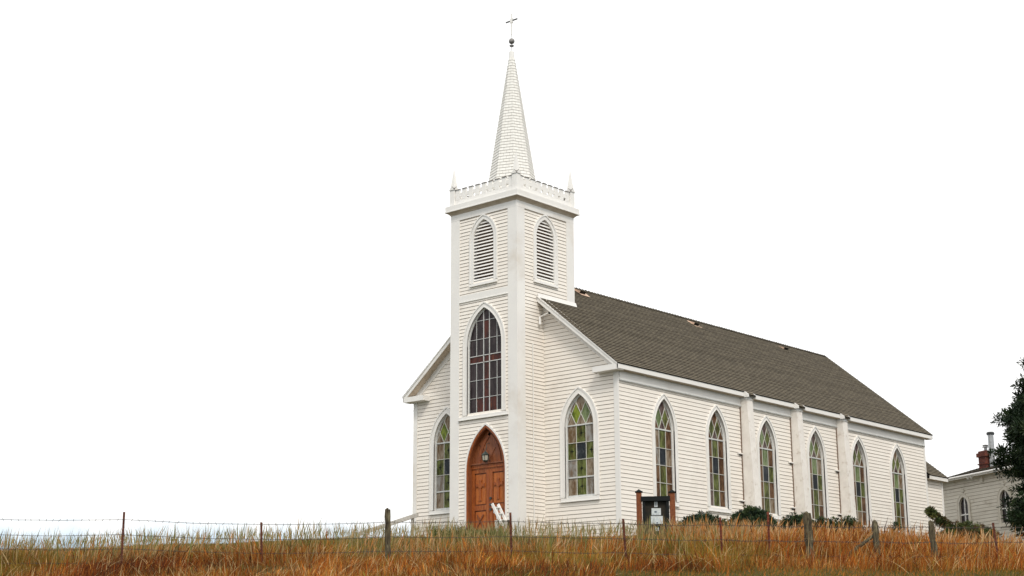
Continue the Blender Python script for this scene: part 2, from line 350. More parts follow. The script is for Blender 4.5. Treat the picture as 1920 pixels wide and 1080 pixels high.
# parapet of battlements
def parapet_side(F, a, b):
    mb = MB(); e0, e1 = -.05, .02
    def bx(u0, u1, z0, z1, d0=e0, d1=e1, m=t): 
        p = [F(u0, z0, d0), F(u1, z0, d0), F(u1, z0, d1), F(u0, z0, d1), F(u0, z1, d0), F(u1, z1, d0), F(u1, z1, d1), F(u0, z1, d1)]; mb.hexa(p, m)
    bx(a, b, 14.15, 14.43)
    n = 9; pit = (b-a-.24)/n
    bx(a+.1, b-.1, 14.56, 14.72, e0, e1-.012)
    for k in range(n):
        c = a+.12+pit*(k+.5); w = pit*.29
        bx(c-w, c+w, 14.425, 14.87); 
        p = [F(c-w-.02, 14.87, e0-.03), F(c+w+.02, 14.87, e0-.03), F(c+w+.02, 14.87, e1+.03), F(c-w-.02, 14.87, e1+.03)]
        q = [F(c-w, 14.895, -.03), F(c+w, 14.895, -.03), F(c+w, 14.91, 0), F(c-w, 14.91, 0)]
        mb.hexa(p+q, M['capdark'])
    mb.build('battlement', church)
M['capdark'] = mat('weathered_cap_wood', (.14, .12, .10), .8, .2, var=(.06, .05, .045), scale=20)
for F, a, b in ((TF, TX0, TX1), (TR, TY0, TY1), (TL, -TY1, -TY0), (TB, -TX1, -TX0)): parapet_side(F, a, b)
for cx_, cy_ in ((TX0, TY0), (TX1, TY0), (TX0, TY1), (TX1, TY1)):
    sx_ = -.04 if cx_ > CX else .04; sy_ = -.04 if cy_ > 0 else .04; x, y = cx_+sx_, cy_+sy_; w = .125; mb = MB()
    mb.box((x-w, y-w, 14.15), (x+w, y+w, 14.95), t)
    for z, r in ((14.95, .19),):       # small gablets under the pyramid
        for k in range(4):
            a0 = math.pi/2*k+math.pi/4; P = lambda a_, rr, zz: (x+rr*math.cos(a_), y+rr*math.sin(a_), zz)
            p, q = P(a0, r*1.15, z-.05), P(a0+math.pi/2, r*1.15, z-.05); top = P(a0+math.pi/4, r*.86, z+.12); ctr = (x, y, z+.12)
            mb.face([p, q, top], t); mb.face([p, top, ctr], M['capdark']); mb.face([top, q, ctr], M['capdark'])
    for k in range(4):
        a0 = math.pi/2*k+math.pi/4
        mb.face([(x+.155*math.cos(a0), y+.155*math.sin(a0), 15.0), (x+.155*math.cos(a0+math.pi/2), y+.155*math.sin(a0+math.pi/2), 15.0), (x+.008*math.cos(a0+math.pi/2), y+.008*math.sin(a0+math.pi/2), 15.88), (x+.008*math.cos(a0), y+.008*math.sin(a0), 15.88)], t)
    mb.build('pinnacle', church)
# spire
mb = MB(); SX, SY = CX, .156; z0, z1 = 14.25, 21.05; r0, r1 = 1.175, .115; st = .135; n = int((z1-z0)/st)
rz = lambda z: r0+(r1-r0)*(z-z0)/(z1-z0)
for k in range(n):
    a, b = z0+k*st, z0+(k+1)*st; ra, rb = rz(a)+.018, rz(b)+.002; off = rnd.random()
    for i in range(8):
        t0, t1 = math.pi/4*i, math.pi/4*(i+1); P = lambda r, th, z: (SX+r*math.cos(th), SY+r*math.sin(th), z)
        wa, wb = ra*.7654/2, rb*.7654/2; u = i*3.17+off*0
        mb.face([P(ra, t0, a), P(ra, t1, a), P(rb, t1, b), P(rb, t0, b)], M['spire_shingle'], [(u-wa, k*.135+.003), (u+wa, k*.135+.003), (u+wb, k*.135+.132), (u-wb, k*.135+.132)])
        mb.face([P(rz(a), t0, a), P(rz(a), t1, a), P(ra, t1, a), P(ra, t0, a)], M['shadow_line'])  # course underside coloured as lap shadow
mb.build('spire', church)
mb = MB()
mb.tube([(SX, SY, 20.95), (SX, SY, 21.3)], [.125, .11], t, 8)
mb.tube([(SX, SY, 21.3), (SX, SY, 23.1)], .014, M['galv'], 6)
cr = mb.build('finial', church)
mb = MB()
def lathe(mb, c, prof, m, n=16):
    for (r_a, z_a), (r_b, z_b) in zip(prof, prof[1:]):
        for k in range(n):
            t0, t1 = 6.28318*k/n, 6.28318*(k+1)/n
            mb.face([(c[0]+r_a*math.cos(t0), c[1]+r_a*math.sin(t0), c[2]+z_a), (c[0]+r_a*math.cos(t1), c[1]+r_a*math.sin(t1), c[2]+z_a), (c[0]+r_b*math.cos(t1), c[1]+r_b*math.sin(t1), c[2]+z_b), (c[0]+r_b*math.cos(t0), c[1]+r_b*math.sin(t0), c[2]+z_b)], m)
lathe(mb, (SX, SY, 21.8), [(.13*math.sin(math.pi*i/10)+.001, -.13*math.cos(math.pi*i/10)) for i in range(11)], M['ball'])
o = mb.build('finial_ball', cr, True)
mb = MB(); lathe(mb, (SX, SY, 21.58), [(.02, -.05), (.09, -.02), (.1, .02), (.03, .05)], M['ball'])
mb.build('finial_collar', cr, True)
mb = MB(); mb.box((SX-.025, SY-.02, 22.1), (SX+.025, SY+.02, 23.1), M['cream'] if 'cream' in M else t)
mb.box((SX-.33, SY-.021, 22.74), (SX+.33, SY+.021, 22.79), M['iron']); mb.box((SX-.07, SY-.03, 22.66), (SX+.07, SY+.03, 22.87), t)
mb.build('cross', cr)

# ------- windows
def cells_side(cw, rows, zt, H, w, scheme):
    """list of (polygon, glass key)"""
    out = []
    for r in range(4):
        for c in range(3):
            x0 = -w+c*cw; out.append(([(x0, rows[r]), (x0+cw, rows[r]), (x0+cw, rows[r+1]), (x0, rows[r+1])], scheme[3-r][c]))
    X = lambda a: -w+a*cw; Z = lambda b: zt+b*H
    for i in range(-2, 7):
        for j in range(-1, 5):
            a, b = i*.5, j*.5
            if (i+j) % 2 == 0: continue                 # lattice cell centred on (a, b)
            cxx, cbb = a+.0, b+.0
            P = [(a, b-.5), (a+.5, b), (a, b+.5), (a-.5, b)]
            # diamonds have their lower tip on lattice points
            if j == 1 and i in (2, 4): key = scheme[4][0 if i == 2 else 1]
            elif j >= 2 and i == 3: key = scheme[4][2]
            else: key = scheme[4][3] if i == 3 else scheme[4][4]
            poly = clip_poly([(X(p), Z(q)) for p, q in P], [(-w-1, zt), (w+1, zt), (w+1, zt+9), (-w-1, zt+9)])
            if poly: out.append((poly, key))
    return out
def window(name, F, c, dims, casing, rows, scheme, stars=(), sillhw=None, bars=(), parent=church, lwid=.021, rec=.07, sashw=.05):
    w, h, zb, zs = dims
    mb = MB(); inn = arch_pts(w, h, zb, zs); outr = arch_pts(w, h, zb, zs, casing, offb=.0)
    ring(mb, F, c, inn, outr, -rec-.03, .05, t)
    ring(mb, F, c, arch_pts(w, h, zb, zs, casing-.04), arch_pts(w, h, zb, zs, casing+.012), .0, .078, t)
    ring(mb, F, c, arch_pts(w, h, zb, zs, .0), arch_pts(w, h, zb, zs, .03), .0, .064, t)
    win = mb.build(name, parent)
    mb = MB(); si = arch_pts(w-sashw, h-sashw*1.25, zb+.07, zs); so_ = arch_pts(w, h, zb, zs)
    ring(mb, F, c, si, so_, -rec-.05, -rec, M['sash'], True)
    mb.build('sash', win)
    conv = [(x, z) for x, z in arch_pts(w-sashw*.6, h-sashw, zb+.05, zs)][::-1]       # ccw
    mb = MB(); d = -rec-.03
    for poly, key in (cells_side(2*w/3, rows, rows[-1], .9*(h/1.25), w, scheme) if scheme else bars[0]):
        pl = clip_poly(poly, conv)
        if pl: mb.face([F(c+x, z, d) for x, z in pl], GLASS[key])
    for (x, z) in stars:
        for dx_, dz_ in ((.035, .16), (.12, .035)):
            mb.face([F(c+x-dx_, z, d+.004), F(c+x, z-dz_, d+.004), F(c+x+dx_, z, d+.004), F(c+x, z+dz_, d+.004)], GLASS['star'])
    mb.build('pane', win)
    mb = MB()
    d0, d1 = d, d+.022
    if scheme:
        cw = 2*w/3; Hh = .9*(h/1.25); zt = rows[-1]
        for i in (1, 2): strip(mb, F, c, (-w+i*cw, zb), (-w+i*cw, zt), lwid, conv, d0, d1, M['lead'])
        for i, z in enumerate(rows[1:]):
            tk = i == len(rows)-2 or z in bars
            strip(mb, F, c, (-w, z), (w, z), .055 if tk else lwid, conv, d0, d1+.006*(1+tk), M['sash'] if tk else M['lead'])
        for i in range(0, 4):
            strip(mb, F, c, (-w+i*cw, zt), (-w+(i+2)*cw, zt+2*Hh), lwid, conv, d0, d1+.002, M['lead']) if True else 0
            strip(mb, F, c, (-w+i*cw, zt), (-w+(i-2)*cw, zt+2*Hh), lwid, conv, d0, d1+.004, M['lead'])
    else:
        for p, q, wd in bars[1]: strip(mb, F, c, p, q, wd, conv, d0, d1+wd*.2, M['sash'])
    mb.build('glazing_bars', win)
    if sillhw:
        mb = MB(); s = sillhw
        p = [F(c-s, zb-.16, 0), F(c+s, zb-.16, 0), F(c+s, zb-.16, .07), F(c-s, zb-.16, .07)]
        q = [F(c-s, zb-.002, -rec), F(c+s, zb-.002, -rec), F(c+s, zb-.03, .07), F(c-s, zb-.03, .07)]; mb.hexa(p+q, t)
        p = [F(c-s-.03, zb-.19, 0), F(c+s+.03, zb-.19, 0), F(c+s+.03, zb-.19, .1), F(c-s-.03, zb-.19, .1)]; mb.hexa(p+[v+Vector((0, 0, .03)) for v in p], t)
        mb.build('sill', win)
    return win
front_scheme = [('tan', 'green', 'grey'), ('green', 'night', 'green'), ('grey', 'green', 'tan'), ('tan', 'green', 'grey'), ('lime', 'pale_green', 'tan', 'tan', 'tan')]
frows = [1.70, 2.42, 3.12, 3.79, 4.49]
cw = 2*.73/3
for c in FWC:
    w_ = window('arched_window', FN, c, FW_, .235, frows, front_scheme, [(0, 4.16), (-cw, 3.46), (cw, 3.46), (0, 2.77), (0, 2.06)], .96, (2.42,))
side_schemes = [
 [('tan', 'green', 'brown'), ('grey', 'night', 'tan'), ('brown', 'green', 'brown'), ('brown', 'green', 'brown'), ('pale_green', 'green', 'purple', 'purple', 'brown')],
 [('brown', 'green', 'brown'), ('brown', 'night', 'brown'), ('purple', 'green', 'brown'), ('purple', 'green', 'brown'), ('green', 'green', 'brown', 'purple', 'brown')],
 [('brown', 'pale_green', 'brown'), ('brown', 'night', 'green'), ('brown', 'green', 'brown'), ('tan', 'green', 'tan'), ('pale_green', 'green', 'purple', 'purple', 'brown')],
 [('brown', 'pale_green', 'tan'), ('tan', 'night', 'green'), ('brown', 'green', 'tan'), ('brown', 'green', 'brown'), ('pale_green', 'green', 'purple', 'purple', 'tan')],
 [('tan', 'pale_green', 'brown'), ('brown', 'night', 'green'), ('brown', 'green', 'brown'), ('brown', 'tan', 'brown'), ('green', 'green', 'purple', 'tan', 'brown')],
 [('brown', 'pale_green', 'tan'), ('green', 'night', 'green'), ('brown', 'green', 'brown'), ('brown', 'green', 'brown'), ('green', 'green', 'tan', 'purple', 'brown')]]
srows = [1.60, 2.27, 2.97, 3.66, 4.41]
for k, c in enumerate(SWY):
    window('arched_window', FR, c, SW_, .17, srows, side_schemes[k], [], .82)
for k, c in enumerate(SWY):
    window('arched_window', FL, -c, SW_, .17, srows, side_schemes[5-k], [], .82)
# great tower window: dark panes, red cross of bands
vx = [-.95, -.52, -.13, .19, .60, .95]; hz = [5.14, 5.81, 6.54, 7.26, 7.55, 8.24, 9.01, 9.8]
cells = []
for r in range(7):
    for c in range(5):
        key = 'wine' if (r == 3 or c == 2 and r in (0, 1, 2, 5)) else 'smoke'
        if (r, c) in ((0, 3), (0, 1)): key = 'wine'
        cells.append(([(vx[c], hz[r]), (vx[c+1], hz[r]), (vx[c+1], hz[r+1]), (vx[c], hz[r+1])], key))
lines = [((x, 5.0), (x, 9.8), .030) for x in (vx[2], vx[3])]+[((x, 5.0), (x, 7.26), .015) for x in (vx[1], vx[4])]+[((x, 7.55), (x, 9.8), .015) for x in (vx[1], vx[4])]
lines += [((-1.2, z), (1.2, z), .030 if z in (7.26, 7.55) else .017) for z in hz[1:-1]]
bw = window('great_window', TF, -5.53, BIG, .205, hz, None, [], None, (cells, lines), rec=.06, sashw=.045)
mb = MB(); p = [TF(TX0+cb, 4.97, 0), TF(TX1-cb, 4.97, 0), TF(TX1-cb, 4.97, .08), TF(TX0+cb, 4.97, .08)]
mb.hexa(p+[TF(TX0+cb, 5.12, 0), TF(TX1-cb, 5.12, 0), TF(TX1-cb, 5.09, .08), TF(TX0+cb, 5.09, .08)], t)
p = [TF(TX0+cb, 4.94, 0), TF(TX1-cb, 4.94, 0), TF(TX1-cb, 4.94, .105), TF(TX0+cb, 4.94, .105)]; mb.hexa(p+[v+Vector((0, 0, .03)) for v in p], t)
mb.build('sill', bw)
# louvred belfry openings
def louvre(F, c):
    w, h, zb, zs = LOUV; mb = MB()
    ring(mb, F, c, arch_pts(w, h, zb, zs), arch_pts(w, h, zb, zs, .19), -.2, .05, t)
    ring(mb, F, c, arch_pts(w, h, zb, zs, .15), arch_pts(w, h, zb, zs, .205), 0, .078, t)
    p = [F(c-.77, 10.48, 0), F(c+.77, 10.48, 0), F(c+.77, 10.48, .1), F(c-.77, 10.48, .1)]; mb.hexa(p+[F(c-.76, 10.62, -.1), F(c+.76, 10.62, -.1), F(c+.76, 10.59, .09), F(c-.76, 10.59, .09)], t)
    o = mb.build('belfry_louvre', church)
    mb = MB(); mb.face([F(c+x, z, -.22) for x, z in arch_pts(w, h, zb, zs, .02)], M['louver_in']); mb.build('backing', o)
    f, H = arch_hw(w, h); mb = MB(); z = 10.72
    mb.face([F(c-w, zb, .0), F(c+w, zb, .0), F(c+w, zb+.1, -.02), F(c-w, zb+.1, -.02)], M['sash'])
    while z < zs+H-.08:
        hw = f(z-zs+.03) if z > zs else w; hw2 = f(z-zs+.08) if z+.08 > zs else w
        if hw2 < .05: break
        mb.hexa([F(c-hw, z, .0), F(c+hw, z, .0), F(c+hw, z, .016), F(c-hw, z, .016), F(c-hw2, z+.078, -.05), F(c+hw2, z+.078, -.05), F(c+hw2, z+.078, -.034), F(c-hw2, z+.078, -.034)], M['trim'])
        z += .1415
    mb.build('louvre_slats', o)
louvre(TF, -5.575); louvre(TR, .12); louvre(TL, -.12); louvre(TB, 5.58)

# door
mb = MB(); w, h, zb, zs = DOOR; DC = -5.46
ring(mb, TF, DC, arch_pts(w, h, zb, zs), arch_pts(w, h, zb, zs, .075), -.0, .055, t)
dcase = mb.build('doorway', church)
mb = MB(); ring(mb, TF, DC, arch_pts(w-.07, h-.09, zb, zs), arch_pts(w, h, zb, zs), -.26, .03, M['wood'])
ring(mb, TF, DC, arch_pts(w-.1, h-.13, zb, zs), arch_pts(w-.07, h-.09, zb, zs), -.26, -.0, M['wood_dark']); mb.build('door_frame', dcase)
mb = MB(); D0 = -.24
conv = arch_pts(w-.09, h-.12, zb, zs)[::-1]
pl = clip_poly([(-2, 2.95), (2, 2.95), (2, 6), (-2, 6)], conv); mb.face([TF(DC+x, z, D0+.01) for x, z in pl], M['wood_dark'])  # darker wood base, recess shade put into its colour
M['wood_tym_shade'] = mat('tympanum_wood_shade', (.27, .07, .014), .45, .4, var=(.15, .035, .01), scale=3, stretch=(5, 5, 1), bump=.2)  # darkened copy of the door wood, recess shade in the colour
def arcstrip(cx_, r, a0, a1, wd, z0_, m=M['wood_tym_shade'], dd=.045):
    n = 12; pr = [(cx_+r*math.cos(a0+(a1-a0)*i/n), z0_+r*math.sin(a0+(a1-a0)*i/n)) for i in range(n+1)]
    for p, q in zip(pr, pr[1:]): strip(mb, TF, DC, p, q, wd, conv, D0, D0+dd, m)
arcstrip(-.95-.05, 1.55, 0, 1.2, .13, 3.12); arcstrip(.95+.05, 1.55, math.pi, math.pi-1.2, .13, 3.12)     # intersecting gothic tracery
arcstrip(.0-.95, .93, 0, 1.5, .09, 3.12, M['wood_dark'], .03); arcstrip(.95, .93, math.pi, math.pi-1.5, .09, 3.12, M['wood_dark'], .03)
ring(mb, TF, DC, [(x*.9, 3.12+(z-3.12)*.9) for x, z in arch_pts(w-.09, h-.12, 3.12, 3.12-.0)], arch_pts(w-.09, h-.12, 3.12, 3.12), D0, D0+.05, M['wood_dark'])
mb.build('tympanum', dcase)
mb = MB()
for z_a, z_b, d_ in ((2.95, 3.10, .09), (3.10, 3.15, .15), (2.91, 2.95, .06)):
    p = [TF(DC-.96, z_a, D0), TF(DC+.96, z_a, D0), TF(DC+.96, z_a, D0+d_), TF(DC-.96, z_a, D0+d_)]; mb.hexa(p+[v+Vector((0, 0, z_b-z_a)) for v in p], M['wood_dark'] if d_ > .1 else M['wood'])
mb.build('lintel', dcase)
for sgn in (-1, 1):
    mb = MB(); x0, x1 = (DC-.96, DC-.008) if sgn < 0 else (DC+.008, DC+.96)
    def bx(a, b, z_a, z_b, d0, d1, m):
        p = [TF(a, z_a, d0), TF(b, z_a, d0), TF(b, z_a, d1), TF(a, z_a, d1)]; mb.hexa(p+[v+Vector((0, 0, z_b-z_a)) for v in p], m)
    bx(x0, x1, .25, 2.91, D0-.02, D0+.0, M['wood_dark'])
    for a, b, z_a, z_b in ((x0, x0+.16, .25, 2.91), (x1-.16, x1, .25, 2.91), (x0+.16, x1-.16, 2.76, 2.91), (x0+.16, x1-.16, 1.27, 1.47), (x0+.16, x1-.16, .25, .45)): bx(a, b, z_a, z_b, D0, D0+.05, M['wood'])
    for z_a, z_b in ((.5, 1.22), (1.52, 2.71)): bx(x0+.21, x1-.21, z_a, z_b, D0, D0+.03, M['wood_panel'])
    cm = (x0+x1)/2
    leaf = mb.build('door_leaf', dcase)
    if True:
        mb = MB()
        bx(cm-.045, cm+.045, 1.68, 2.5, D0+.03, D0+.065, M['wood']); bx(cm-.2, cm+.2, 2.22, 2.32, D0+.031, D0+.068, M['wood'])
        bx(cm-.085, cm+.085, 2.17, 2.37, D0+.031, D0+.072, M['wood']); bx(cm-.07, cm+.07, 2.44, 2.5, D0+.031, D0+.069, M['wood'])
        bx(cm-.235, cm-.2, 2.19, 2.35, D0+.031, D0+.067, M['wood']); bx(cm+.2, cm+.235, 2.19, 2.35, D0+.031, D0+.067, M['wood'])
        bx(cm-.07, cm+.07, 1.66, 1.71, D0+.031, D0+.069, M['wood']); mb.build('carved_cross', leaf)
        mb = MB()      # lower diagonal carved cross
        for s_ in (-1, 1): mb.beam(TF(cm-.17*s_, .62, D0+.045), TF(cm+.17*s_, 1.1, D0+.045), .05, .05, M['wood_dark'], upv=(0, 1, 0))
        mb.build('carved_saltire', leaf)
for z_ in (1.72, 1.47, 1.28):
    mb = MB(); mb.tube([TF(DC+.09, z_, D0+.049), TF(DC+.09, z_, D0+.1)], .055, M['iron'], 10); mb.build('door_knob' if z_ < 1.3 else 'door_lock', dcase)
# lantern over the door
lc = TF(DC-.02, 3.34, .02); mb = MB()
mb.tube([TF(DC-.02, 3.95, D0+.02), TF(DC-.0, 3.9, -.05), lc+Vector((0, 0, .2))], .012, M['bronze'], 6)
for (ra, za), (rb, zb_) in (((.03, .24), (.06, .21)), ((.06, .21), (.175, .10)), ((.175, .10), (.16, .08)), ((.12, -.12), (.09, -.17)), ((.09, -.17), (.01, -.2))):
    lathe(mb, lc, [(ra, za), (rb, zb_)], M['bronze'], 6)
for k in range(6):
    a = 6.28318*k/6; mb.tube([(lc.x+.15*math.cos(a), lc.y+.15*math.sin(a), lc.z+.09), (lc.x+.12*math.cos(a), lc.y+.12*math.sin(a), lc.z-.12)], .01, M['bronze'], 4)
lan = mb.build('lantern', church); mb = MB(); lathe(mb, lc, [(.14, .08), (.112, -.12)], M['lampglass'], 6); lathe(mb, lc, [(.02, .1), (.035, .0), (.02, -.08)], M['iron'], 6); mb.build('lantern_glass', lan)

# nave trim: corner boards, rake boards, friezes, returns, fascia
mb = MB()
def fbx(F, a, b, z_a, z_b, d0, d1, m=t):
    p = [F(a, z_a, d0), F(b, z_a, d0), F(b, z_a, d1), F(a, z_a, d1)]; mb.hexa(p+[v+Vector((0, 0, z_b-z_a)) for v in p], m)
for args in ((FN, -.2, .03), (FN, -NW-.03, -NW+.2), (FR, NL-.12, NL-.001), (FB, -.03, .2), (FB, NW-.2, NW)):
    mb = MB(); fbx(*args, ZB, 6.40, 0, .045); mb.build('corner_board', church)
mb = MB()
for sgn, F, a, b in ((1, FR, -RK, NL+.4), (-1, FL, -NL-.4, RK)):
    fbx(F, a, b, 6.42, 6.62, EX-.03, EX, t)                                # fascia
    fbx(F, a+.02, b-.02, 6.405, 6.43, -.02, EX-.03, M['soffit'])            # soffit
    fa, fb = (.05, NL-.05) if sgn > 0 else (-NL+.05, -.05)
    fbx(F, fa, fb, 6.08, 6.41, 0, .05, t); fbx(F, fa-.04, fb+.04, 6.03, 6.08, 0, .1, M['sash']); fbx(F, fa, fb, 6.0, 6.03, 0, .06, M['trim'])
mb.build('eave_cornice', church)
for sgn in (1, -1):
    mb = MB(); X = lambda x: x if sgn > 0 else 2*CX-x
    for yy, y2, m_, th, ty in ((-RK, -RK+.03, t, .29, 0), (NL+.4, NL+.37, t, .29, 0)):
        mb = MB()
        for q in ((yy, y2),):
            A = [(X(EX), q[0], EZ-.23), (X(CX), q[0], roofz(CX)-.27), (X(CX), q[0], roofz(CX)-.01), (X(EX), q[0], EZ-.01)]
            B = [(x, q[1], z) for x, _, z in A]; mb.hexa(A+B, m_)
        if yy > 0: mb.build('rake_board', church)
        else: mf = mb
    mb = mf   # bead on the rake's top edge
    A = [(X(EX), -RK-.03, EZ-.06), (X(CX), -RK-.03, roofz(CX)-.06), (X(CX), -RK-.03, roofz(CX)-.012), (X(EX), -RK-.03, EZ-.012)]
    mb.hexa(A+[(x, -RK, z) for x, _, z in A], t)
    # sloping soffit and frieze board beneath it
    A = [(X(EX-.05), -RK+.03, EZ-.20), (X(CX), -RK+.03, roofz(CX)-.235), (X(CX), 0, roofz(CX)-.235), (X(EX-.05), 0, EZ-.20)]
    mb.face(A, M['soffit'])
    mb.build('rake_board', church); mb = MB()
    A = [(X(.0), -.045, roofz(0)-.53), (X(CX), -.045, roofz(CX)-.53), (X(CX), -.045, roofz(CX)-.235), (X(0), -.045, roofz(0)-.235)]
    mb.hexa([A[0], A[1], (A[1][0], 0, A[1][2]), (A[0][0], 0, A[0][2])]+[A[3], A[2], (A[2][0], 0, A[2][2]), (A[3][0], 0, A[3][2])], t)
    mb.build('gable_frieze', church); mb = MB()
    # boxed eave return
    x0, x1 = (EX-1.24, EX-.031) if sgn > 0 else (2*CX-EX+.031, 2*CX-EX+1.24)
    p = [(x0, -RK-.004, 6.38), (x1, -RK-.004, 6.38), (x1, -.0, 6.38), (x0, -.0, 6.38)]
    mb.hexa(p+[(x0, -RK-.004, 6.60), (x1, -RK-.004, 6.60), (x1, 0, 6.60), (x0, 0, 6.60)], t)
    mb.build('eave_return', church)
# roof
def shingle_slope(mb, p0, p1, q0, q1, m, st=.17, lip=.024, scale=1):
    """p0,p1 eave ends; q0,q1 matching ridge ends"""
    p0, p1, q0, q1 = map(Vector, (p0, p1, q0, q1)); Ls = ((q0-p0).length+(q1-p1).length)/2; n = int(round(Ls/st)); nn = (p1-p0).cross(q0-p0).normalized()
    if nn.z < 0: nn = -nn
    Lu = (p1-p0).length; Lu2 = (q1-q0).length; shift = (q0-p0).dot((p1-p0).normalized())
    for k in range(n):
        a, b = k/n, (k+1)/n; A0, A1, B0, B1 = p0.lerp(q0, a), p1.lerp(q1, a), p0.lerp(q0, b), p1.lerp(q1, b)
        u0, u1 = shift*a, shift*a+Lu+(Lu2-Lu)*a; v0, v1 = k*.15+.004, k*.15+.147
        l = lip+rnd.uniform(-.003, .004)
        mb.face([A0+nn*l, A1+nn*l, B1+nn*.002, B0+nn*.002], m, [(u0, v0), (u1, v0), (u1, v1), (u0, v1)])
        mb.face([A0, A1, A1+nn*l, A0+nn*l], M['roof_edge'])
M['roof_edge'] = mat('shingle_butt', (.022, .018, .014), .9, .1)
mb = MB(); RZ0, RZ1 = 11.39, 11.52; Y0, Y1 = -RK-.02, NL+.41
shingle_slope(mb, (EX+.02, Y0, EZ-.01), (EX+.02, Y1, EZ-.01), (CX, Y0, RZ0), (CX, Y1, RZ1), M['roof'], st=.17)
shingle_slope(mb, (2*CX-EX-.02, Y0, EZ-.01), (2*CX-EX-.02, Y1, EZ-.01), (CX, Y0, RZ0), (CX, Y1, RZ1), M['roof'], st=.17)
for x in (EX+.02, 2*CX-EX-.02):     # deck edge and underside
    mb.face([(x, Y0, EZ-.03), (x, Y1, EZ-.03), (CX, Y1, RZ1-.03), (CX, Y0, RZ0-.03)], M['roof_edge'])
for Yv, rz_ in ((Y0, RZ0), (Y1, RZ1)):
    for x in (EX+.02, 2*CX-EX-.02): mb.face([(x, Yv, EZ-.03), (CX, Yv, rz_-.03), (CX, Yv, rz_+.012), (x, Yv, EZ+.012)], M['roof_edge'])
y = Y0
while y < Y1-.05:
    zz = RZ0+(RZ1-RZ0)*(y-Y0)/(Y1-Y0); l = .22; h0, h1 = .012, .05+rnd.uniform(0, .012)
    y2 = min(y+l+.03, Y1)
    for sg in (-1, 1):
        mb.face([(CX, y, zz+h1+.01), (CX, y2, zz+h0+.01), (CX+sg*.15, y2, zz-.122+h0), (CX+sg*.15, y, zz-.122+h1)], M['roof'], [(y, 0), (y2, 0), (y2, .1), (y, .1)])
    mb.face([(CX-.15, y, zz-.122+h1), (CX, y, zz+h1+.01), (CX+.15, y, zz-.122+h1), (CX, y, zz-.03)], M['roof_edge'])
    y += l
roof = mb.build('nave_roof', church)
for yv in (4.2, 12.9, 20.95):
    mb = MB(); nv = Vector((SL, 0, 1)).normalized(); dv = Vector((1, 0, -SL)).normalized(); o_ = Vector((CX+.3, yv, roofz(CX+.3)-.02))
    P = lambda a, b, c: o_+dv*a+Vector((0, b, 0))+nv*c
    mb.face([P(-.12, -.42, .03), P(.38, -.18, .03), P(.38, .42, .03), P(-.12, .42, .03)], M['vent'])
    mb.hexa([P(-.05, -.2, .03), P(.2, -.2, .03), P(.2, .22, .03), P(-.05, .22, .03), P(-.05, -.2, .045), P(.22, -.2, .15), P(.22, .22, .15), P(-.05, .22, .045)], M['dark'])
    mb.face([P(-.07, -.23, .052), P(.25, -.23, .165), P(.25, .25, .165), P(-.07, .25, .052)], M['roof_edge'])
    mb.face([P(-.1, -.42, .04), P(.24, -.215, .04), P(.24, -.215, .16), P(-.06, -.3, .06)], M['vent'])
    mb.build('roof_vent', roof)
# flashing where the tower side meets the roof
for x, sg in ((TX1+.03, 1), (TX0-.03, -1)):
    mb = MB()
    y0_, y1_ = -RK+.02, TY1+.12; zz = roofz(TX1+.03)
    mb.hexa([(x, y0_, zz-.1), (x+sg*.12, y0_, zz-.2), (x+sg*.12, y1_, zz-.2), (x, y1_, zz-.1), (x, y0_, zz+.10), (x+sg*.02, y0_, zz+.1), (x+sg*.02, y1_, zz+.1), (x, y1_, zz+.1)], t); mb.build('roof_flashing', church)
# buttresses
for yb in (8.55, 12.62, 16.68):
    mb = MB(); w = .45
    xt, xb_ = .37, .75; zt, zb_ = 6.42, ZB
    zm = 6.30
    X = lambda z: xt+(xb_-xt)*(zt-z)/(zt-zb_)
    mb.hexa([(0.03, yb, zb_), (xb_, yb, zb_), (xb_, yb+w, zb_), (0.03, yb+w, zb_), (0.03, yb, zm), (X(zm), yb, zm), (X(zm), yb+w, zm), (0.03, yb+w, zm)], M['pier'])
    mb.hexa([(0.03, yb-.03, 6.30), (X(zm)+.03, yb-.03, 6.30), (X(zm)+.03, yb+w+.03, 6.30), (0.03, yb+w+.03, 6.30), (0.03, yb-.03, 6.335), (X(zm)+.03, yb-.03, 6.335), (X(zm)+.03, yb+w+.03, 6.335), (0.03, yb+w+.03, 6.335)], t)
    mb.hexa([(0.03, yb+.02, 6.335), (.36, yb+.02, 6.335), (.36, yb+w-.02, 6.335), (0.03, yb+w-.02, 6.335), (0.03, yb+.02, 6.5), (.36, yb+.02, 6.5), (.36, yb+w-.02, 6.5), (0.03, yb+w-.02, 6.5)], t)
    b_ = mb.build('buttress', church)
    mb = MB(); xo = .52; zo = EZ-SL*(xo-EX)
    shingle_slope(mb, (xo, yb-.03, zo+.02), (xo, yb+w+.05, zo+.02), (EX-.02, yb-.03, EZ+.045), (EX-.02, yb+w+.05, EZ+.045), M['roof'], st=.13)
    mb.face([(xo, yb-.03, zo-.02), (xo, yb+w+.05, zo-.02), (xo, yb+w+.05, zo+.03), (xo, yb-.03, zo+.03)], M['roof_edge'])
    for yy in (yb-.1, yb+w+.06):
        mb.hexa([(EX, yy, EZ-.25), (xo-.0, yy, zo-.08), (xo-.0, yy+.07, zo-.08), (EX, yy+.07, EZ-.25), (EX, yy, EZ+.03), (xo, yy, zo+.04), (xo, yy+.07, zo+.04), (EX, yy+.07, EZ+.03)], t)
    mb.build('buttress_cap', b_)
    mb = MB(); mb.box((.0, yb-.028, ZB), (.055, yb-.002, 6.0), M['louver_in'])  # dark strip standing in for the shadow along the buttress edge
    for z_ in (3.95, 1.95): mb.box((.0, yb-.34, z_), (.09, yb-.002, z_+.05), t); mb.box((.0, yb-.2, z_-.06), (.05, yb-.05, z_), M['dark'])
    mb.build('buttress_shade_and_stubs', b_)
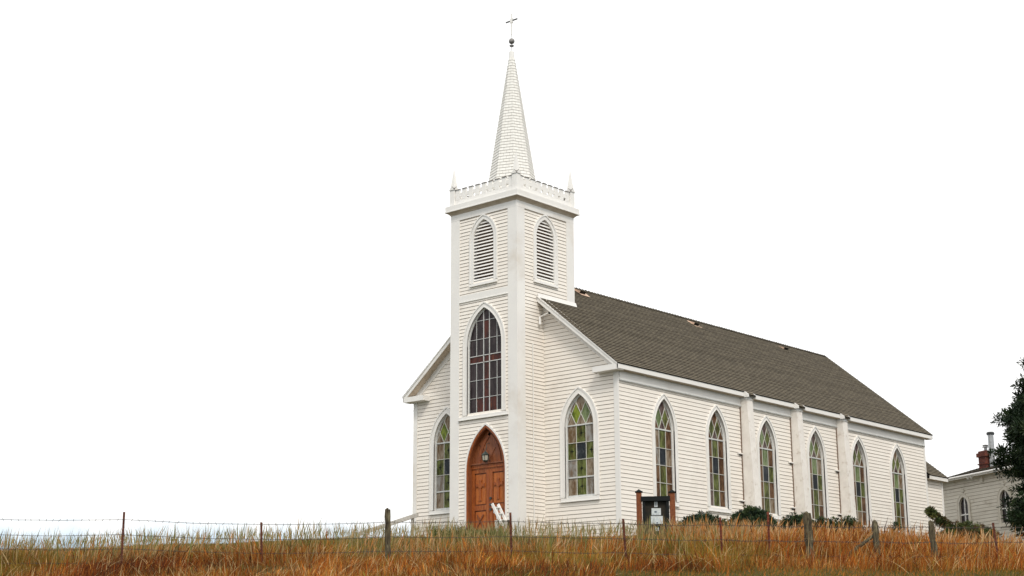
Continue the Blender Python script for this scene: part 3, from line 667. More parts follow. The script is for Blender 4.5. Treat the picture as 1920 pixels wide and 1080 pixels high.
# conduit and floodlight at the tower/gable corner
mb = MB(); mb.tube([(TX1+.06, -.75, ZB), (TX1+.06, -.75, 7.9)], .022, t, 6); mb.build('conduit', church)
mb = MB(); mb.tube([(TX1+.05, -.3, 9.02), (TX1+.12, -.34, 9.05), (TX1+.6, -.36, 9.15)], .03, t, 6); mb.tube([(TX1+.1, -.34, 9.05), (TX1+.12, -.36, 8.72)], [.05, .06], t, 8); mb.tube([(TX1+.6, -.36, 9.15), (TX1+.66, -.38, 9.13)], .05, M['iron'], 8); mb.build('floodlight', church)
# rear annex
mb = MB(); AE = 4.58; AY = 27.43
FA = Face((-.1, 0, 0), (0, 1, 0), (1, 0, 0)); siding(mb, FA, ZB, 4.45, lambda z: NL, lambda z: AY, [], .16, wm)
FA2 = Face((0, AY, 0), (-1, 0, 0), (0, 1, 0)); az = lambda x: AE+SL*(.2-x)
siding(mb, FA2, ZB, 8.9, lambda z: max(.1, -(.2-(z-AE)/SL)), lambda z: min(NW-.1, NW+(.2-(z-AE)/SL)), [], .16, wm)
FA3 = Face((-NW+.1, 0, 0), (0, -1, 0), (-1, 0, 0)); siding(mb, FA3, ZB, 4.45, lambda z: -AY, lambda z: -NL, [], .16, wm)
mb.box((-.16, AY-.1, ZB), (-.05, AY+.03, 4.45), t)
mb.build('annex_wall', church)
mb = MB()
for sg in (1, -1):
    X = lambda x: x if sg > 0 else 2*CX-x
    shingle_slope(mb, (X(.22), NL+.05, AE), (X(.22), AY+.22, AE), (X(CX), NL+.05, az(CX)), (X(CX), AY+.22, az(CX)), M['roof'])
    mb.face([(X(.22), NL, AE-.02), (X(.22), AY+.22, AE-.02), (X(CX), AY+.22, az(CX)-.03), (X(CX), NL, az(CX)-.03)], M['roof_edge'])
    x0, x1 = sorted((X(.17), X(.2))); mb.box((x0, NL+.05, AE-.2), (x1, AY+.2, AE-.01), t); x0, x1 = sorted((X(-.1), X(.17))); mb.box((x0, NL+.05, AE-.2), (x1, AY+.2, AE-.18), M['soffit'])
    A = [(X(.2), AY+.2, AE-.2), (X(CX), AY+.2, az(CX)-.22), (X(CX), AY+.2, az(CX)-.01), (X(.2), AY+.2, AE-.01)]; mb.hexa(A+[(x, AY+.17, z) for x, _, z in A], t)
mb.build('annex_roof', church)

# ---------------------------------------------------------------- neighbouring schoolhouse
HU = Vector((.8637, -.504, 0)); HN = Vector((-.504, -.8637, 0)); HO = Vector((-3.78, 35.73, 0))
house = thing('schoolhouse', 'cream clapboard house with low hipped roof behind the church', 'house', HO)
HF = Face(HO, HU, HN); HD = 9.
mb = MB(); HW_ = (.42, .50, 2.55, 3.88)
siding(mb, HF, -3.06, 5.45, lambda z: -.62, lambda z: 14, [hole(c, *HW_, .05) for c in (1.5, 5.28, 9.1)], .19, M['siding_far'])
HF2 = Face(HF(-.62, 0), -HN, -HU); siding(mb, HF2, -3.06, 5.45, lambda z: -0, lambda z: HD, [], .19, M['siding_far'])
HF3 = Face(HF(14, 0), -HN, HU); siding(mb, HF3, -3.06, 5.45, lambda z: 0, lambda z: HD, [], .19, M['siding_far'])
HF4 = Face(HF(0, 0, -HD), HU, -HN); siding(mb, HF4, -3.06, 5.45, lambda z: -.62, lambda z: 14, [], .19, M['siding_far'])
mb.build('wall', house)
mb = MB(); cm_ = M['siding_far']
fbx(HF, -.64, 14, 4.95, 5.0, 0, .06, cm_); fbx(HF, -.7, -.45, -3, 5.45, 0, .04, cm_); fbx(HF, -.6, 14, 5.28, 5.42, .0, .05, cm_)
for c in (3.4,): fbx(HF, c-.1, c+.1, 5.0, 5.3, 0, .1, cm_)
mb.build('frieze', house)
mb = MB(); E_ = .45; c0, c1, c2, c3 = HF(-.62-E_, 5.47, E_), HF(14+E_, 5.47, E_), HF(14+E_, 5.47, -HD-E_), HF(-.62-E_, 5.47, -HD-E_)
rr0, rr1 = HF(-.62-E_+4.6, 7.1, -HD/2), HF(14+E_-4.6, 7.1, -HD/2)
shingle_slope(mb, c0, c1, rr0, rr1, M['roof'], lip=.014); shingle_slope(mb, c2, c3, rr1, rr0, M['roof'])
mb.face([c1, c2, rr1], M['roof'], [(0, 0), (9, 0), (5, 5)]); mb.face([c3, c0, rr0], M['roof'], [(0, 0), (9, 0), (5, 5)])
mb.face([v-Vector((0, 0, .13)) for v in (c0, c1, c2, c3)], cm_)
for a, b in ((c0, c1), (c1, c2), (c2, c3), (c3, c0)): mb.face([a-Vector((0, 0, .13)), b-Vector((0, 0, .13)), b, a], t)
mb.tube([c0+Vector((0, 0, -.02))+HN*.04, c1+Vector((0, 0, -.02))+HN*.04], .06, t, 8)
hroof = mb.build('roof', house)
for c in (1.5, 5.28, 9.1):
    mb = MB(); w, h, zb, zs = HW_
    ring(mb, HF, c, arch_pts(w, h, zb, zs), arch_pts(w, h, zb, zs, .17), -.1, .06, cm_); ring(mb, HF, c, arch_pts(w, h, zb, zs, .15), arch_pts(w, h, zb, zs, .21), 0, .08, cm_)
    fbx(HF, c-.62, c+.62, zb-.12, zb, 0, .1, cm_); fbx(HF, c-.05, c+.05, 4.58, 4.86, 0, .07, cm_); fbx(HF, c-.14, c+.14, 4.68, 4.76, 0, .071, cm_)
    w_ = mb.build('arched_window', house)
    mb = MB(); mb.face([HF(c+x, z, -.08) for x, z in arch_pts(w, h, zb, zs)], GLASS['smoke']); mb.build('pane', w_)
    mb = MB(); cv = arch_pts(w, h, zb, zs)[::-1]
    strip(mb, HF, c, (0, zb), (0, zs+h), .05, cv, -.08, -.03, t); strip(mb, HF, c, (-w, 3.4), (w, 3.4), .06, cv, -.08, -.02, t); mb.build('glazing_bars', w_)
mb = MB(); 
for c in (2.62, 2.95): mb.tube([HF(c, 5.42, .25), HF(c-.04, 5.30, .42)], [.07, .1], t, 8)
mb.build('floodlight', house)
def ubox(mb, F, a, b, z_a, z_b, d0, d1, m, uv=True):
    P = [F(a, 0, d1), F(b, 0, d1), F(b, 0, d0), F(a, 0, d0)]; U = 0
    for i in range(4):
        p, q = P[i], P[(i+1) % 4]; l = (q-p).length
        mb.face([p+Vector((0, 0, z_a)), q+Vector((0, 0, z_a)), q+Vector((0, 0, z_b)), p+Vector((0, 0, z_b))], m, [(U, z_a), (U+l, z_a), (U+l, z_b), (U, z_b)]); U += l
    mb.face([p+Vector((0, 0, z_b)) for p in P], m, [(0, 0), (1, 0), (1, 1), (0, 1)]); mb.face([p+Vector((0, 0, z_a)) for p in P[::-1]], m, [(0, 0), (1, 0), (1, 1), (0, 1)])
mb = MB(); ubox(mb, HF, 1.75, 2.4, 5.6, 6.72, -1.6, -1.0, M['brick']); ubox(mb, HF, 1.67, 2.48, 6.62, 6.84, -1.68, -.92, M['brick']); ubox(mb, HF, 1.75, 2.4, 6.84, 6.95, -1.6, -1.0, M['brick']); ubox(mb, HF, 1.69, 2.46, 6.18, 6.24, -1.66, -.94, M['brick'])
ubox(mb, HF, 1.65, 2.75, 5.6, 5.86, -1.7, -.9, M['galv'])
ch_ = mb.build('chimney', hroof)
mb = MB(); p = HF(2.07, 0, -1.3); lathe(mb, (p.x, p.y, 6.93), [(.1, 0), (.1, .22), (.2, .24), (.14, .3), (.17, .36), (0.01, .4)], M['galv'], 10); mb.build('chimney_pot', ch_)
mb = MB(); p = HF(2.62, 0, -1.3); lathe(mb, (p.x, p.y, 0), [(.16, 5.6), (.16, 7.8)], M['galv'], 14); lathe(mb, (p.x, p.y, 0), [(.2, 7.8), (.22, 7.84), (.22, 7.92), (.17, 7.96), (.01, 7.98)], M['iron'], 14); lathe(mb, (p.x, p.y, 0), [(.17, 6.95), (.17, 7.0)], M['iron'], 14)
mb.build('stove_pipe', hroof)

# ---------------------------------------------------------------- yard objects
def gz(x, y): return float(ground_z(x, y))
# notice board
nb = thing('notice_board', 'black framed notice board between two rusty square posts in front of church wall', 'notice board', (4.37, -3.75, gz(4.37, -3.75)))
for (x, y), zt_ in (((3.9, -4.07), 1.03), ((4.84, -3.41), 1.0)):
    mb = MB(); w = .095; ux = Vector((.8, .6, 0)).normalized(); uy = Vector((-ux.y, ux.x, 0)); P = lambda a, b, z: Vector((x, y, z))+ux*a+uy*b
    mb.hexa([P(-w, -w, -1.2), P(w, -w, -1.2), P(w, w, -1.2), P(-w, w, -1.2), P(-w, -w, zt_), P(w, -w, zt_), P(w, w, zt_), P(-w, w, zt_)], M['corten'])
    ps = mb.build('post', nb)
    mb = MB(); w = .13; mb.hexa([P(-w, -w, zt_), P(w, -w, zt_), P(w, w, zt_), P(-w, w, zt_), P(-w, -w, zt_+.04), P(w, -w, zt_+.04), P(w, w, zt_+.04), P(-w, w, zt_+.04)], M['frame_black'])
    w = .1; top = P(0, 0, zt_+.12); q = [P(-w, -w, zt_+.04), P(w, -w, zt_+.04), P(w, w, zt_+.04), P(-w, w, zt_+.04)]
    for i in range(4): mb.face([q[i], q[(i+1) % 4], top], M['frame_black'])
    mb.build('post_cap', ps)
ux = Vector((.82, .572, 0)).normalized(); NFc = Face((4.37, -3.74, 0), ux, (ux.y, -ux.x, 0))
mb = MB(); fbx(NFc, -.43, .43, -.62, .80, -.05, .02, M['board_brown']); mb.build('backing', nb)
mb = MB(); fbx(NFc, -.46, -.36, -.62, .80, .02, .12, M['frame_black']); fbx(NFc, .36, .46, -.62, .80, .02, .12, M['frame_black']); fbx(NFc, -.50, .50, .72, .88, -.08, .16, M['frame_black']); fbx(NFc, -.46, .46, -.7, -.6, .02, .12, M['frame_black'])
mb.build('frame', nb)
for a, b, z_a, z_b in ((-.05, .06, .52, .70), (-.15, .17, .24, .48), (-.18, .23, -.06, .21), (-.04, .08, -.30, -.18)):
    mb = MB(); fbx(NFc, a, b, z_a, z_b, .021, .028, M['paper'])
    if b-a > .2:
        mb2 = [(.3, .55, .35, .6), (.05, .95, .9, .93), (.1, .3, .12, .16), (.5, .8, .12, .15)] if z_a > .2 else [(.1, .9, .84, .88), (.45, .6, .05, .2), (.1, .35, .1, .14)]
        for p, q, r_, s_ in mb2: fbx(NFc, a+(b-a)*p, a+(b-a)*q, z_a+(z_b-z_a)*r_, z_a+(z_b-z_a)*s_, .028, .031, M['ink'] if q-p < .5 else M['lead'])
    else: fbx(NFc, a+.04, a+.07, z_a+.02, z_b-.03, .028, .031, M['ink'])
    mb.build('notice', nb)
# white step frame by the door
sf = thing('white_steps', 'small white painted wooden step frame leaning beside the church door', 'steps', (-3.6, -3.2, gz(-3.6, -3.2)))
for dy in (-.17, .17):
    mb = MB(); mb.beam((-3.76, -3.0+dy, 1.26), (-3.30, -3.0+dy, .48), .05, .10, t); mb.build('stringer', sf)
for k, (x, z) in enumerate(((-3.72, 1.14), (-3.57, .90), (-3.42, .64))):
    mb = MB(); mb.box((x-.08, -3.145, z-.03), (x+.09, -2.855, z+.0), t); mb.box((x-.02, -3.12, z-.24), (x+.01, -2.88, z-.03), t); mb.build('tread', sf)
for (x, y) in ((-3.55, -3.14), (-3.35, -2.86), (-3.22, -2.8)):
    mb = MB(); mb.box((x-.07, y-.05, -.6), (x+.07, y+.05, .62), M['greywood'] if x < -3.3 else M['oldwood']); mb.build('leg', sf)
# white rail running up to the left corner of the church
rl = thing('hand_rail', 'weathered white wooden rail sloping up to the left corner of the church', 'rail', (-12.1, -1, gz(-12.1, -1)))
mb = MB(); mb.beam((-14.6, -1, .62), (-9.9, -1, 1.40), .05, .17, M['greywood']); mb.build('rail_board', rl)
for x in (-13.2, -10.3):
    mb = MB(); zt_ = .62+(x+14.6)*.166; mb.box((x-.05, -.97, -1), (x+.05, -.87, zt_+.03), M['greywood']); mb.build('post', rl)

# ---------------------------------------------------------------- barbed wire fence
fence = thing('wire_fence', 'barbed wire fence of rusty steel and weathered wood posts crossing the dry grass', 'fence', (13.3, -21.5, gz(13.3, -21.5)))
POSTS = [(4.78, -29.03, -1.38, 'p', .12), (6.9, -27.16, -1.47, 'm', 0), (9.19, -25.15, -1.71, 'm', .06), (11.29, -23.31, -1.44, 'w', .03), (13.33, -21.51, -1.52, 'm', .04), (15.21, -19.87, -1.67, 'm', .07),
         (16.82, -18.45, -1.65, 'r', .03), (17.62, -17.75, -1.53, 'r', .0), (18.27, -17.18, -1.56, 'W', .04), (19.39, -16.19, -1.75, 'w', .02), (20.32, -15.38, -1.76, 'w', .07), (21.35, -14.47, -1.79, 'm', .1), (23.6, -12.5, -1.8, 'm', .05), (2.6, -31.0, -1.4, 'm', .0)]
rhx, rhy = RH
for x, y, zt_, k, lean in POSTS:
    g = gz(x, y)-.4; bx_, by_ = x+rhx*lean, y+rhy*lean; mb = MB()
    if k in 'mr':
        m_ = M['rust'] if k == 'm' else M['rustred']
        a, b = Vector((bx_, by_, g)), Vector((x, y, zt_))
        mb.beam(a, b, .05, .008, m_, upv=(FH.x, FH.y, 0)); mb.beam(a+Vector((FH.x, FH.y, 0))*.022, b+Vector((FH.x, FH.y, 0))*.022, .036, .008, m_, upv=(rhx, rhy, 0))
        for i in range(14):
            q = a.lerp(b, .3+.05*i); mb.beam(q-Vector((FH.x, FH.y, 0))*.012-Vector((0, 0, .01)), q-Vector((FH.x, FH.y, 0))*.012+Vector((0, 0, .01)), .03, .012, m_, upv=(FH.x, FH.y, 0))
        mb.build('steel_post', fence)
    else:
        r = .095 if k == 'W' else .045 if k == 'p' else (.066 if x < 12 else .07); pts = []; rad = []
        for i in range(11):
            f = i/10; pts.append((bx_+(x-bx_)*f+rnd.uniform(-.006, .006), by_+(y-by_)*f, g+(zt_-g)*f)); rad.append(r*(1+.12*math.sin(i*2.3+x))*(1.0 if i < 10 else .9))
        mb.tube(pts, rad, M['oldwood'], 11)
        mb.tube([(x-.02, y, zt_-.01), (x+.01, y, zt_+.025)], [r*.6, r*.25], M['oldwood'], 6)
        o = mb.build('wooden_post', fence)
        o.data.polygons.foreach_set('use_smooth', [False]*len(o.data.polygons))
mb = MB(); mb.tube([(18.72, -16.7, -2.62), (19.0, -16.45, -2.36), (19.33, -16.15, -2.05)], [.035, .04, .035], M['oldwood'], 8); mb.build('brace', fence)
pp = sorted(POSTS, key=lambda p: sl(p[0], p[1])[1])
for wz in (0, -.33, -.64, -.95):
    mb = MB(); pts = []
    off = Vector((-FH.x, -FH.y, 0))*.05
    for (x, y, z, *_), (x2, y2, z2, *_) in zip(pp, pp[1:]):
        sag = rnd.uniform(.01, .03)
        for i in range(6):
            f = i/6; xx, yy = x+(x2-x)*f, y+(y2-y)*f; lw = sl(xx, yy)[1]
            base = float(np.interp(lw, [-13, -8.6, -5.6, -2.7, 0, 2.5, 8, 14], [-1.62, -1.64, -1.76, -1.72, -1.72, -1.78, -1.87, -1.92]))
            pts.append(Vector((xx, yy, base+wz-sag*math.sin(math.pi*f)+rnd.uniform(-.006, .006)))+off)
    mb.tube(pts, .006, M['wire'], 4, False)
    for i in range(len(pts)-1):
        for k in range(3):
            q = pts[i].lerp(pts[i+1], (k+rnd.random()*.3)/3); d = Vector((rnd.uniform(-.03, .03), rnd.uniform(-.02, .02), .028)); mb.tube([q-d, q+d], .005, M['wire'], 3, False)
    mb.build('barbed_wire', fence)

# ---------------------------------------------------------------- foliage
def mesh_tint(name, V, F, C, m, parent=None):
    """V (n,3), F (k,4) int, C (n,3)"""
    me = bpy.data.meshes.new(name); n, k = len(V), len(F); w = F.shape[1]
    me.vertices.add(n); me.vertices.foreach_set('co', np.ascontiguousarray(V, np.float32).ravel())
    me.loops.add(k*w); me.loops.foreach_set('vertex_index', np.ascontiguousarray(F, np.int32).ravel())
    me.polygons.add(k); me.polygons.foreach_set('loop_start', np.arange(0, k*w, w, dtype=np.int32))
    me.update(calc_edges=True); me.validate()
    a = me.color_attributes.new('tint', 'FLOAT_COLOR', 'POINT'); a.data.foreach_set('color', np.hstack([C, np.ones((n, 1))]).astype(np.float32).ravel())
    me.materials.append(m); o = bpy.data.objects.new(name, me); COL.objects.link(o)
    if parent: o.parent = parent; o.matrix_parent_inverse = parent_inv(parent)
    return o
def leaves(P, D, Lh, Wd, C):
    """needle quads: base P, direction D, length, width"""
    n = len(P); rv = rng.normal(size=(n, 3)); sd = np.cross(D, rv); sd /= np.linalg.norm(sd, axis=1)[:, None]+1e-9
    w = sd*Wd[:, None]*.5; T = P+D*Lh[:, None]
    V = np.stack([P-w*.6, P+w*.6, P+D*Lh[:, None]*.6+w, T, P+D*Lh[:, None]*.6-w], 1)
    F = np.arange(n*5).reshape(n, 5); return V.reshape(-1, 3), F, np.repeat(C, 5, 0)
def unit(v): return v/(np.linalg.norm(v, axis=1)[:, None]+1e-9)
def foliage(centres, radii, per, Ln, Wn, cols, upb=.5, jitter=.35, seed=0):
    """tufts: sprigs radiating from many small centres"""
    P, D, C, Ls = [], [], [], []
    for c, r in zip(centres, radii):
        d = unit(rng.normal(size=(per, 3))+np.array([0, 0, upb])); p = np.array(c)+d*r*rng.uniform(.25, 1, (per, 1))
        base = cols[rng.integers(len(cols))]; k = rng.uniform(.7, 1.35, (per, 1)); C.append(np.array(base)*k*rng.uniform(.75, 1.3))
        P.append(p); D.append(unit(d+rng.normal(size=(per, 3))*jitter)); Ls.append(np.full(per, Ln)*rng.uniform(.6, 1.3, per))
    P = np.vstack(P); D = np.vstack(D); C = np.vstack(C); Ls = np.concatenate(Ls)
    return leaves(P, D, Ls, np.full(len(P), Wn), C)
GREENS = [(.016, .034, .013), (.024, .046, .016), (.01, .024, .011), (.045, .068, .022)]  # lightest green stands in for lit tips, on random tufts
def shrub(name, label, c, rad, top, n, cols=GREENS, group=None, tuft=.11, lean=None, cat='shrub', ln=.09):
    x, y = c; g = gz(x, y); th = thing(name, label, cat, (x, y, g), group)
    cs, rs = [], []
    H = top-g; ck = [np.array([x, y, g+H*.1])]
    for i in range(n):
        a = rnd.uniform(0, 6.283); q = math.sqrt(rnd.random()); rr = rad*q; prof = math.sqrt(max(0, 1-q*q*.85))
        z = g+H*prof*rnd.choice((1, 1, .9, .8, .6, .4))*rnd.uniform(.82, 1)-tuft*.7; cs.append((x+rr*math.cos(a), y+rr*math.sin(a), z)); rs.append(tuft*rnd.uniform(.7, 1.2))
    if lean is not None:
        for i in range(n//2):
            f = rnd.random(); cs.append(tuple(np.array([x, y, g+H*.3])*(1-f)+np.array(lean)*f+rng.normal(size=3)*.09*(1.6-f))); rs.append(tuft*.8)
    V, F, C = foliage(cs, rs, 42, ln, .028, cols, .6); mesh_tint('foliage', V, F, C, M['needle'], th)
    mb = MB()
    for i in range(7):
        q = cs[rnd.randrange(len(cs))]; mb.tube([(x, y, g-.1), ((x+q[0])/2, (y+q[1])/2, g+(q[2]-g)*.6), q], [.03, .02, .008], M['bark'], 5)
    mb.build('stem', th)
GS = 'dark green shrubs along the church wall'
shrub('shrub', 'low dark green shrub just right of the notice board', (5.5, -2.6), .95, .34, 190, group=GS)
shrub('shrub', 'tallest rounded dark green shrub in front of the first buttress', (6.72, -1.35), .85, .58, 330, group=GS)
shrub('shrub', 'dark shrub behind the broad old fence post, near the second buttress', (6.95, 1.3), .7, .54, 170, group=GS)
shrub('shrub', 'low spreading dark shrub between second and third buttresses', (7.4, 2.4), .8, .46, 170, group=GS)
shrub('shrub', 'bushy dark shrub at foot of the third buttress', (7.78, 3.5), .5, .50, 110, group=GS)
shrub('shrub', 'tiny dark shrub below the last side window', (8.55, 5.6), .25, .36, 30, group=GS)
JC = [(.06, .08, .018), (.035, .052, .015), (.10, .11, .028), (.09, .055, .025)]
shrub('juniper', 'spreading olive green juniper with a branch reaching up left at church rear corner', (9.65, 9.2), 1.3, .60, 330, JC, lean=(8.6, 8.25, .95))
# pine at the right edge
TXp, TYp = 10.25, 17.75; g0 = gz(TXp, TYp)
pine = thing('pine_tree', 'dark green pine tree cut off by the right edge in front of the cream house', 'tree', (TXp, TYp, g0))
mb = MB(); mb.tube([(TXp, TYp, g0-.3), (TXp+.1, TYp, g0+3), (TXp-.05, TYp+.1, g0+7), (TXp, TYp, g0+9.6)], [.32, .25, .15, .03], M['bark'], 10)
cs, rs = [], []
lims = []
for i in range(230):
    z = rnd.uniform(3.3, 9.7) if i > 26 else rnd.uniform(1.5, 2.5); a = rnd.uniform(0, 6.283)
    if i < 9: a = math.atan2(-RH.y, -RH.x)+rnd.uniform(-.5, .5)
    if 27 <= i < 40: z = rnd.uniform(4.6, 5.9); a = math.atan2(-RH.y, -RH.x)+rnd.uniform(-.7, .7)
    reach = float(np.interp(z, [1.4, 2.3, 3.2, 3.8, 5.4, 6.5, 7.6, 9.2, 10.6], [2.3, 2.6, 1.8, 2.55, 2.75, 2.3, 1.6, .8, .15]))*(rnd.uniform(.85, 1.02) if i < 9 or 27 <= i < 40 else rnd.uniform(.6, 1.0))
    d = np.array([math.cos(a), math.sin(a), rnd.uniform(-.05, .25)]); st_ = np.array([TXp, TYp, g0+z]); lims.append((st_, d, reach))
    p0, p1 = st_+d*reach*.5-np.array([0, 0, .08]), st_+d*reach*.95
    mb.tube([tuple(st_), tuple(p0), tuple(p1)], [.06, .035, .01], M['bark'], 5, False)
    for k in range(20):
        f = rnd.uniform(.12, 1.0); q = st_+d*reach*f+rng.normal(size=3)*np.array([.27, .27, .15])*(1.15-f*.5); cs.append(tuple(q)); rs.append(rnd.uniform(.14, .27))
mb.build('trunk', pine)
V, F, C = foliage(cs, rs, 48, .19, .05, [(.014, .03, .011), (.02, .04, .014), (.01, .022, .01), (.03, .048, .016)], .4, .5); mesh_tint('crown', V, F, C, M['needle'], pine)

# ---------------------------------------------------------------- grasses
def blades(n, smin, smax, lmin, lmax, hfun, wid, palette, lean=.25, accept=None, curve=.3, segs=3, head=0, sfront=None):
    s = rng.uniform(smin, smax, n); lfac = rng.uniform(lmin, lmax, n); l = lfac*s
    if accept is not None:
        k = accept(s, l); s, l = s[k], l[k]; n = len(s)
    x = CAM.x+s*FH.x+l*RH.x; y = CAM.y+s*FH.y+l*RH.y; z = ground_z(x, y)
    h = hfun(s, l, x, y)*rng.uniform(.55, 1.1, n)
    # clump lean field + random
    la = np.sin(x*1.1+y*.7)*1.2+np.sin(y*1.9-x*.4)+rng.normal(size=n)*1.1
    ld = np.abs(rng.normal(size=n))*lean+.04
    dx, dy = np.cos(la)*ld, np.sin(la)*ld
    fa = rng.uniform(0, 6.283, n); wx, wy = np.cos(fa), np.sin(fa)
    V = np.empty((n, (segs+1)*2, 3)); C = np.empty((n, (segs+1)*2, 3)); base = palette(x, y, s, l, n)
    wv = wid*rng.uniform(.6, 1.4, n)
    for i in range(segs+1):
        f = i/segs; b = f+curve*f*f
        w = wv*(1-f*.85)*.5
        if head and i == segs-1: w = wv*head*.5
        cx_ = x+dx*h*b; cy_ = y+dy*h*b; cz = z-.03+h*f*np.sqrt(np.maximum(.2, 1-(ld*f)**2))
        for j, sg in enumerate((-1, 1)):
            V[:, i*2+j, 0] = cx_+sg*wx*w; V[:, i*2+j, 1] = cy_+sg*wy*w; V[:, i*2+j, 2] = cz
            C[:, i*2+j] = base
    F = np.array([[2*i, 2*i+1, 2*i+3, 2*i+2] for i in range(segs)]); FF = (np.arange(n)[:, None, None]*((segs+1)*2)+F[None]).reshape(-1, 4)
    return V.reshape(-1, 3), FF, C.reshape(-1, 3)
def fnoise(x, y, sc_, sd):
    return (np.sin(x*sc_+sd)+np.sin(y*sc_*1.13+sd*2.1+1.7*np.sin(x*sc_*.6+sd))+np.sin((x+y)*sc_*1.9+sd*.7)*.6+np.sin((x-y)*sc_*3.1+sd)*.4)/3
def pick(cols, idx): return np.array(cols)[idx]
def pal_tall(x, y, s, l, n):
    cols = np.array([(.46, .15, .024), (.33, .088, .013), (.50, .235, .055), (.17, .040, .008), (.66, .44, .20), (.20, .165, .03), (.10, .028, .010), (.33, .20, .04)])
    k = rng.choice(8, n, p=[.25, .21, .13, .15, .06, .05, .08, .07])
    r = fnoise(x, y, .8, 1.3)+rng.normal(size=n)*.14-(l > 4)*.08+(l < -4)*.08
    k = np.where((r > .34) & (rng.random(n) < .85), rng.choice([3, 6, 6, 1], n), k)          # reddish brown dock patches
    gq = fnoise(x, y, .6, 4.4)+rng.normal(size=n)*.15-(l > 5)*.3+np.interp(s, [33, 40], [-.15, .35])
    k = np.where((gq > .25) & (rng.random(n) < .75), rng.choice([5, 7], n), k)
    b = 1+.45*fnoise(x, y, 2.3, 7.1)+.25*fnoise(x, y, 6.1, 3.1)
    return cols[k]*rng.uniform(.55, 1.4, (n, 1))*b[:, None]*np.where(l < -5, .82, 1.)[:, None]
def pal_green(x, y, s, l, n):
    cols = np.array([(.15, .13, .022), (.10, .11, .018), (.26, .16, .035), (.36, .19, .045), (.07, .08, .014)])
    k = rng.choice(5, n, p=[.22, .16, .26, .26, .10])
    gq = fnoise(x, y, .9, 6.2)+rng.normal(size=n)*.2+np.where((l > -11) & (l < 6), .25, -.2)
    k = np.where((gq > .2) & (rng.random(n) < .7), rng.choice([0, 1, 4], n), k); return cols[k]*rng.uniform(.75, 1.25, (n, 1))
def pal_wisp(x, y, s, l, n):
    cols = np.array([(.24, .22, .09), (.36, .27, .12), (.17, .18, .06), (.42, .28, .13)]); return cols[rng.choice(4, n)]*rng.uniform(.7, 1.2, (n, 1))
front_edge = lambda l: np.where(l > 2, 32.2+.35*np.sin(l*1.3), np.where(l > -2, 30.6, 27))
hb = lambda s, l, x, y: (.36+.22*fnoise(x, y, 1.4, 2)+.17*np.clip((l-1)/5, 0, 1)+.06*np.clip((-l-7)/3, 0, 1))*np.interp(s, [30, 34.2, 34.8, 38, 44, 60], [.62, .62, 1, 1, .75, .5])
parts = []
acc = lambda s, l: (s > front_edge(l)+rng.normal(size=len(s))*.3)
# dense tall orange grass
V = []; Fs = []; Cs = []; nv_ = 0
def add(v, f, c):
    global nv_
    V.append(v); Fs.append(f+nv_); Cs.append(c); nv_ += len(v)
acc2 = lambda s, l: acc(s, l) & ((s < 36.6+1.0*np.sin(l*.9)+np.clip(l-3, 0, 6)) | (rng.random(len(s)) < .12))
add(*blades(120000, 27, 41, -.40, .42, hb, .0095, pal_tall, .28, acc2))
add(*blades(12000, 28.5, 40, -.40, .42, lambda s, l, x, y: hb(s, l, x, y)*1.35, .009, pal_tall, .35, acc2, head=1.8, curve=.5))
add(*blades(1100, 28.5, 35, -.40, .42, lambda s, l, x, y: hb(s, l, x, y)*1.9, .017, lambda x, y, s, l, n: np.tile(np.array([[.66, .48, .24]]), (n, 1))*rng.uniform(.8, 1.1, (n, 1)), .8, acc, curve=.6, segs=5))
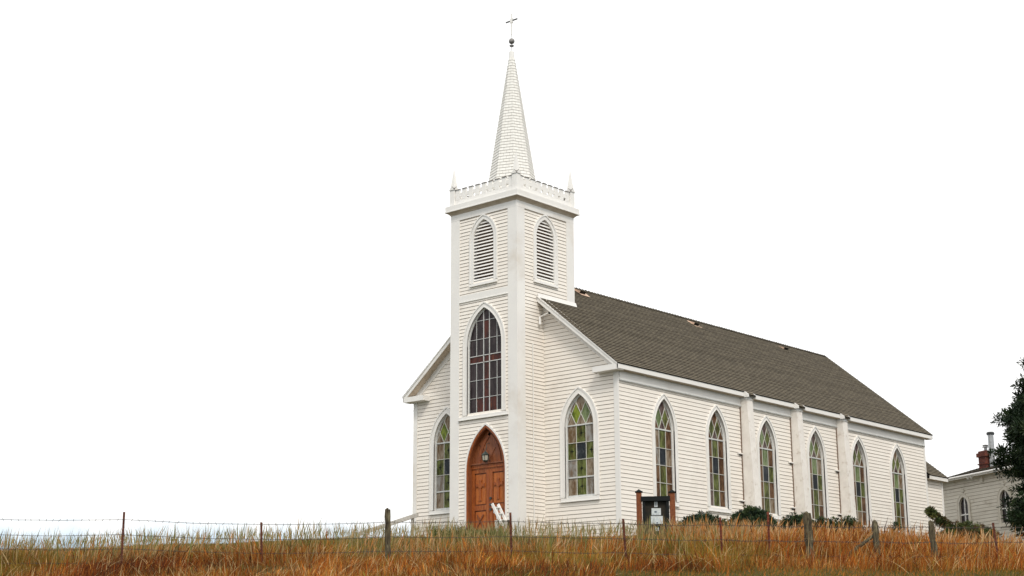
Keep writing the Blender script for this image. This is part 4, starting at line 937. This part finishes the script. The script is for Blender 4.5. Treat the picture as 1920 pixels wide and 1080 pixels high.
# right hand side stands taller, up to the shrubs
add(*blades(16000, 36, 52, .10, .42, lambda s, l, x, y: np.full(len(s), .34)+.12*fnoise(x, y, 1.3, 2), .015, pal_tall, .25, head=1.6))
pale = lambda x, y, s, l, n: np.array([(.58, .38, .20), (.50, .25, .09), (.46, .19, .05)])[rng.integers(0, 3, n)]*rng.uniform(.7, 1.15, (n, 1))
add(*blades(5200, 36, 49, .09, .42, lambda s, l, x, y: .60+.34*fnoise(x, y, 1.9, 4), .010, pale, .35, lambda s, l: l > 4.5, head=2.6, curve=.5, segs=4))
add(*blades(800, 34.8, 37, -.4, .12, lambda s, l, x, y: .62+.25*fnoise(x, y, 1.6, 4), .010, pale, .35, None, head=2.2, curve=.5, segs=4))
o = mesh_tint('tall_grass', np.vstack(V), np.vstack(Fs), np.vstack(Cs), M['grass']); tag(o, 'tall dry orange grass covering the slope around the fence', 'grass', kind='stuff')
V = []; Fs = []; Cs = []; nv_ = 0
add(*blades(110000, 35.5, 60, -.40, .40, lambda s, l, x, y: np.full(len(s), .11)+.06*fnoise(x, y, .9, 3), .014, pal_green, .3, lambda s, l: (l < 12)))
add(*blades(26000, 27, 34, -.02, .42, lambda s, l, x, y: np.full(len(s), .12), .016, lambda x, y, s, l, n: pal_green(x, y, s, l, n)*np.where(rng.random((n, 1)) < .5, np.array([[1.6, .95, .8]]), 1), .5, None))
add(*blades(1800, 54.2, 56.6, -.052, -.006, lambda s, l, x, y: .42+.2*fnoise(x, y, 2.2, 1), .03, lambda x, y, s, l, n: np.array([(.045, .07, .015), (.08, .10, .02), (.03, .045, .012)])[rng.integers(0, 3, n)]*rng.uniform(.6, 1.3, (n, 1)), .5, lambda s, l: CAM.y+s*FH.y+l*RH.y < -1.8))
o = mesh_tint('short_grass', np.vstack(V), np.vstack(Fs), np.vstack(Cs), M['grass']); tag(o, 'short green and yellow grass on the rise below the church', 'grass', kind='stuff')
V = []; Fs = []; Cs = []; nv_ = 0
inside = lambda s, l: ~((CAM.x+s*FH.x+l*RH.x < .3) & (CAM.x+s*FH.x+l*RH.x > -11.4) & (CAM.y+s*FH.y+l*RH.y > -1.9))
add(*blades(3600, 44, 58, -.40, .16, lambda s, l, x, y: .58+.26*fnoise(x, y, 1.1, 5), .008, pal_wisp, .2, inside, head=2.4, curve=.4))
add(*blades(1300, 34, 44, -.40, .16, lambda s, l, x, y: .80+.1*fnoise(x, y, 1.1, 5), .009, pal_wisp, .2, inside, head=2.2, curve=.4))
o = mesh_tint('seeding_grass', np.vstack(V), np.vstack(Fs), np.vstack(Cs), M['grass']); tag(o, 'thin pale seed stalks standing against the church wall and sky', 'grass', kind='stuff')
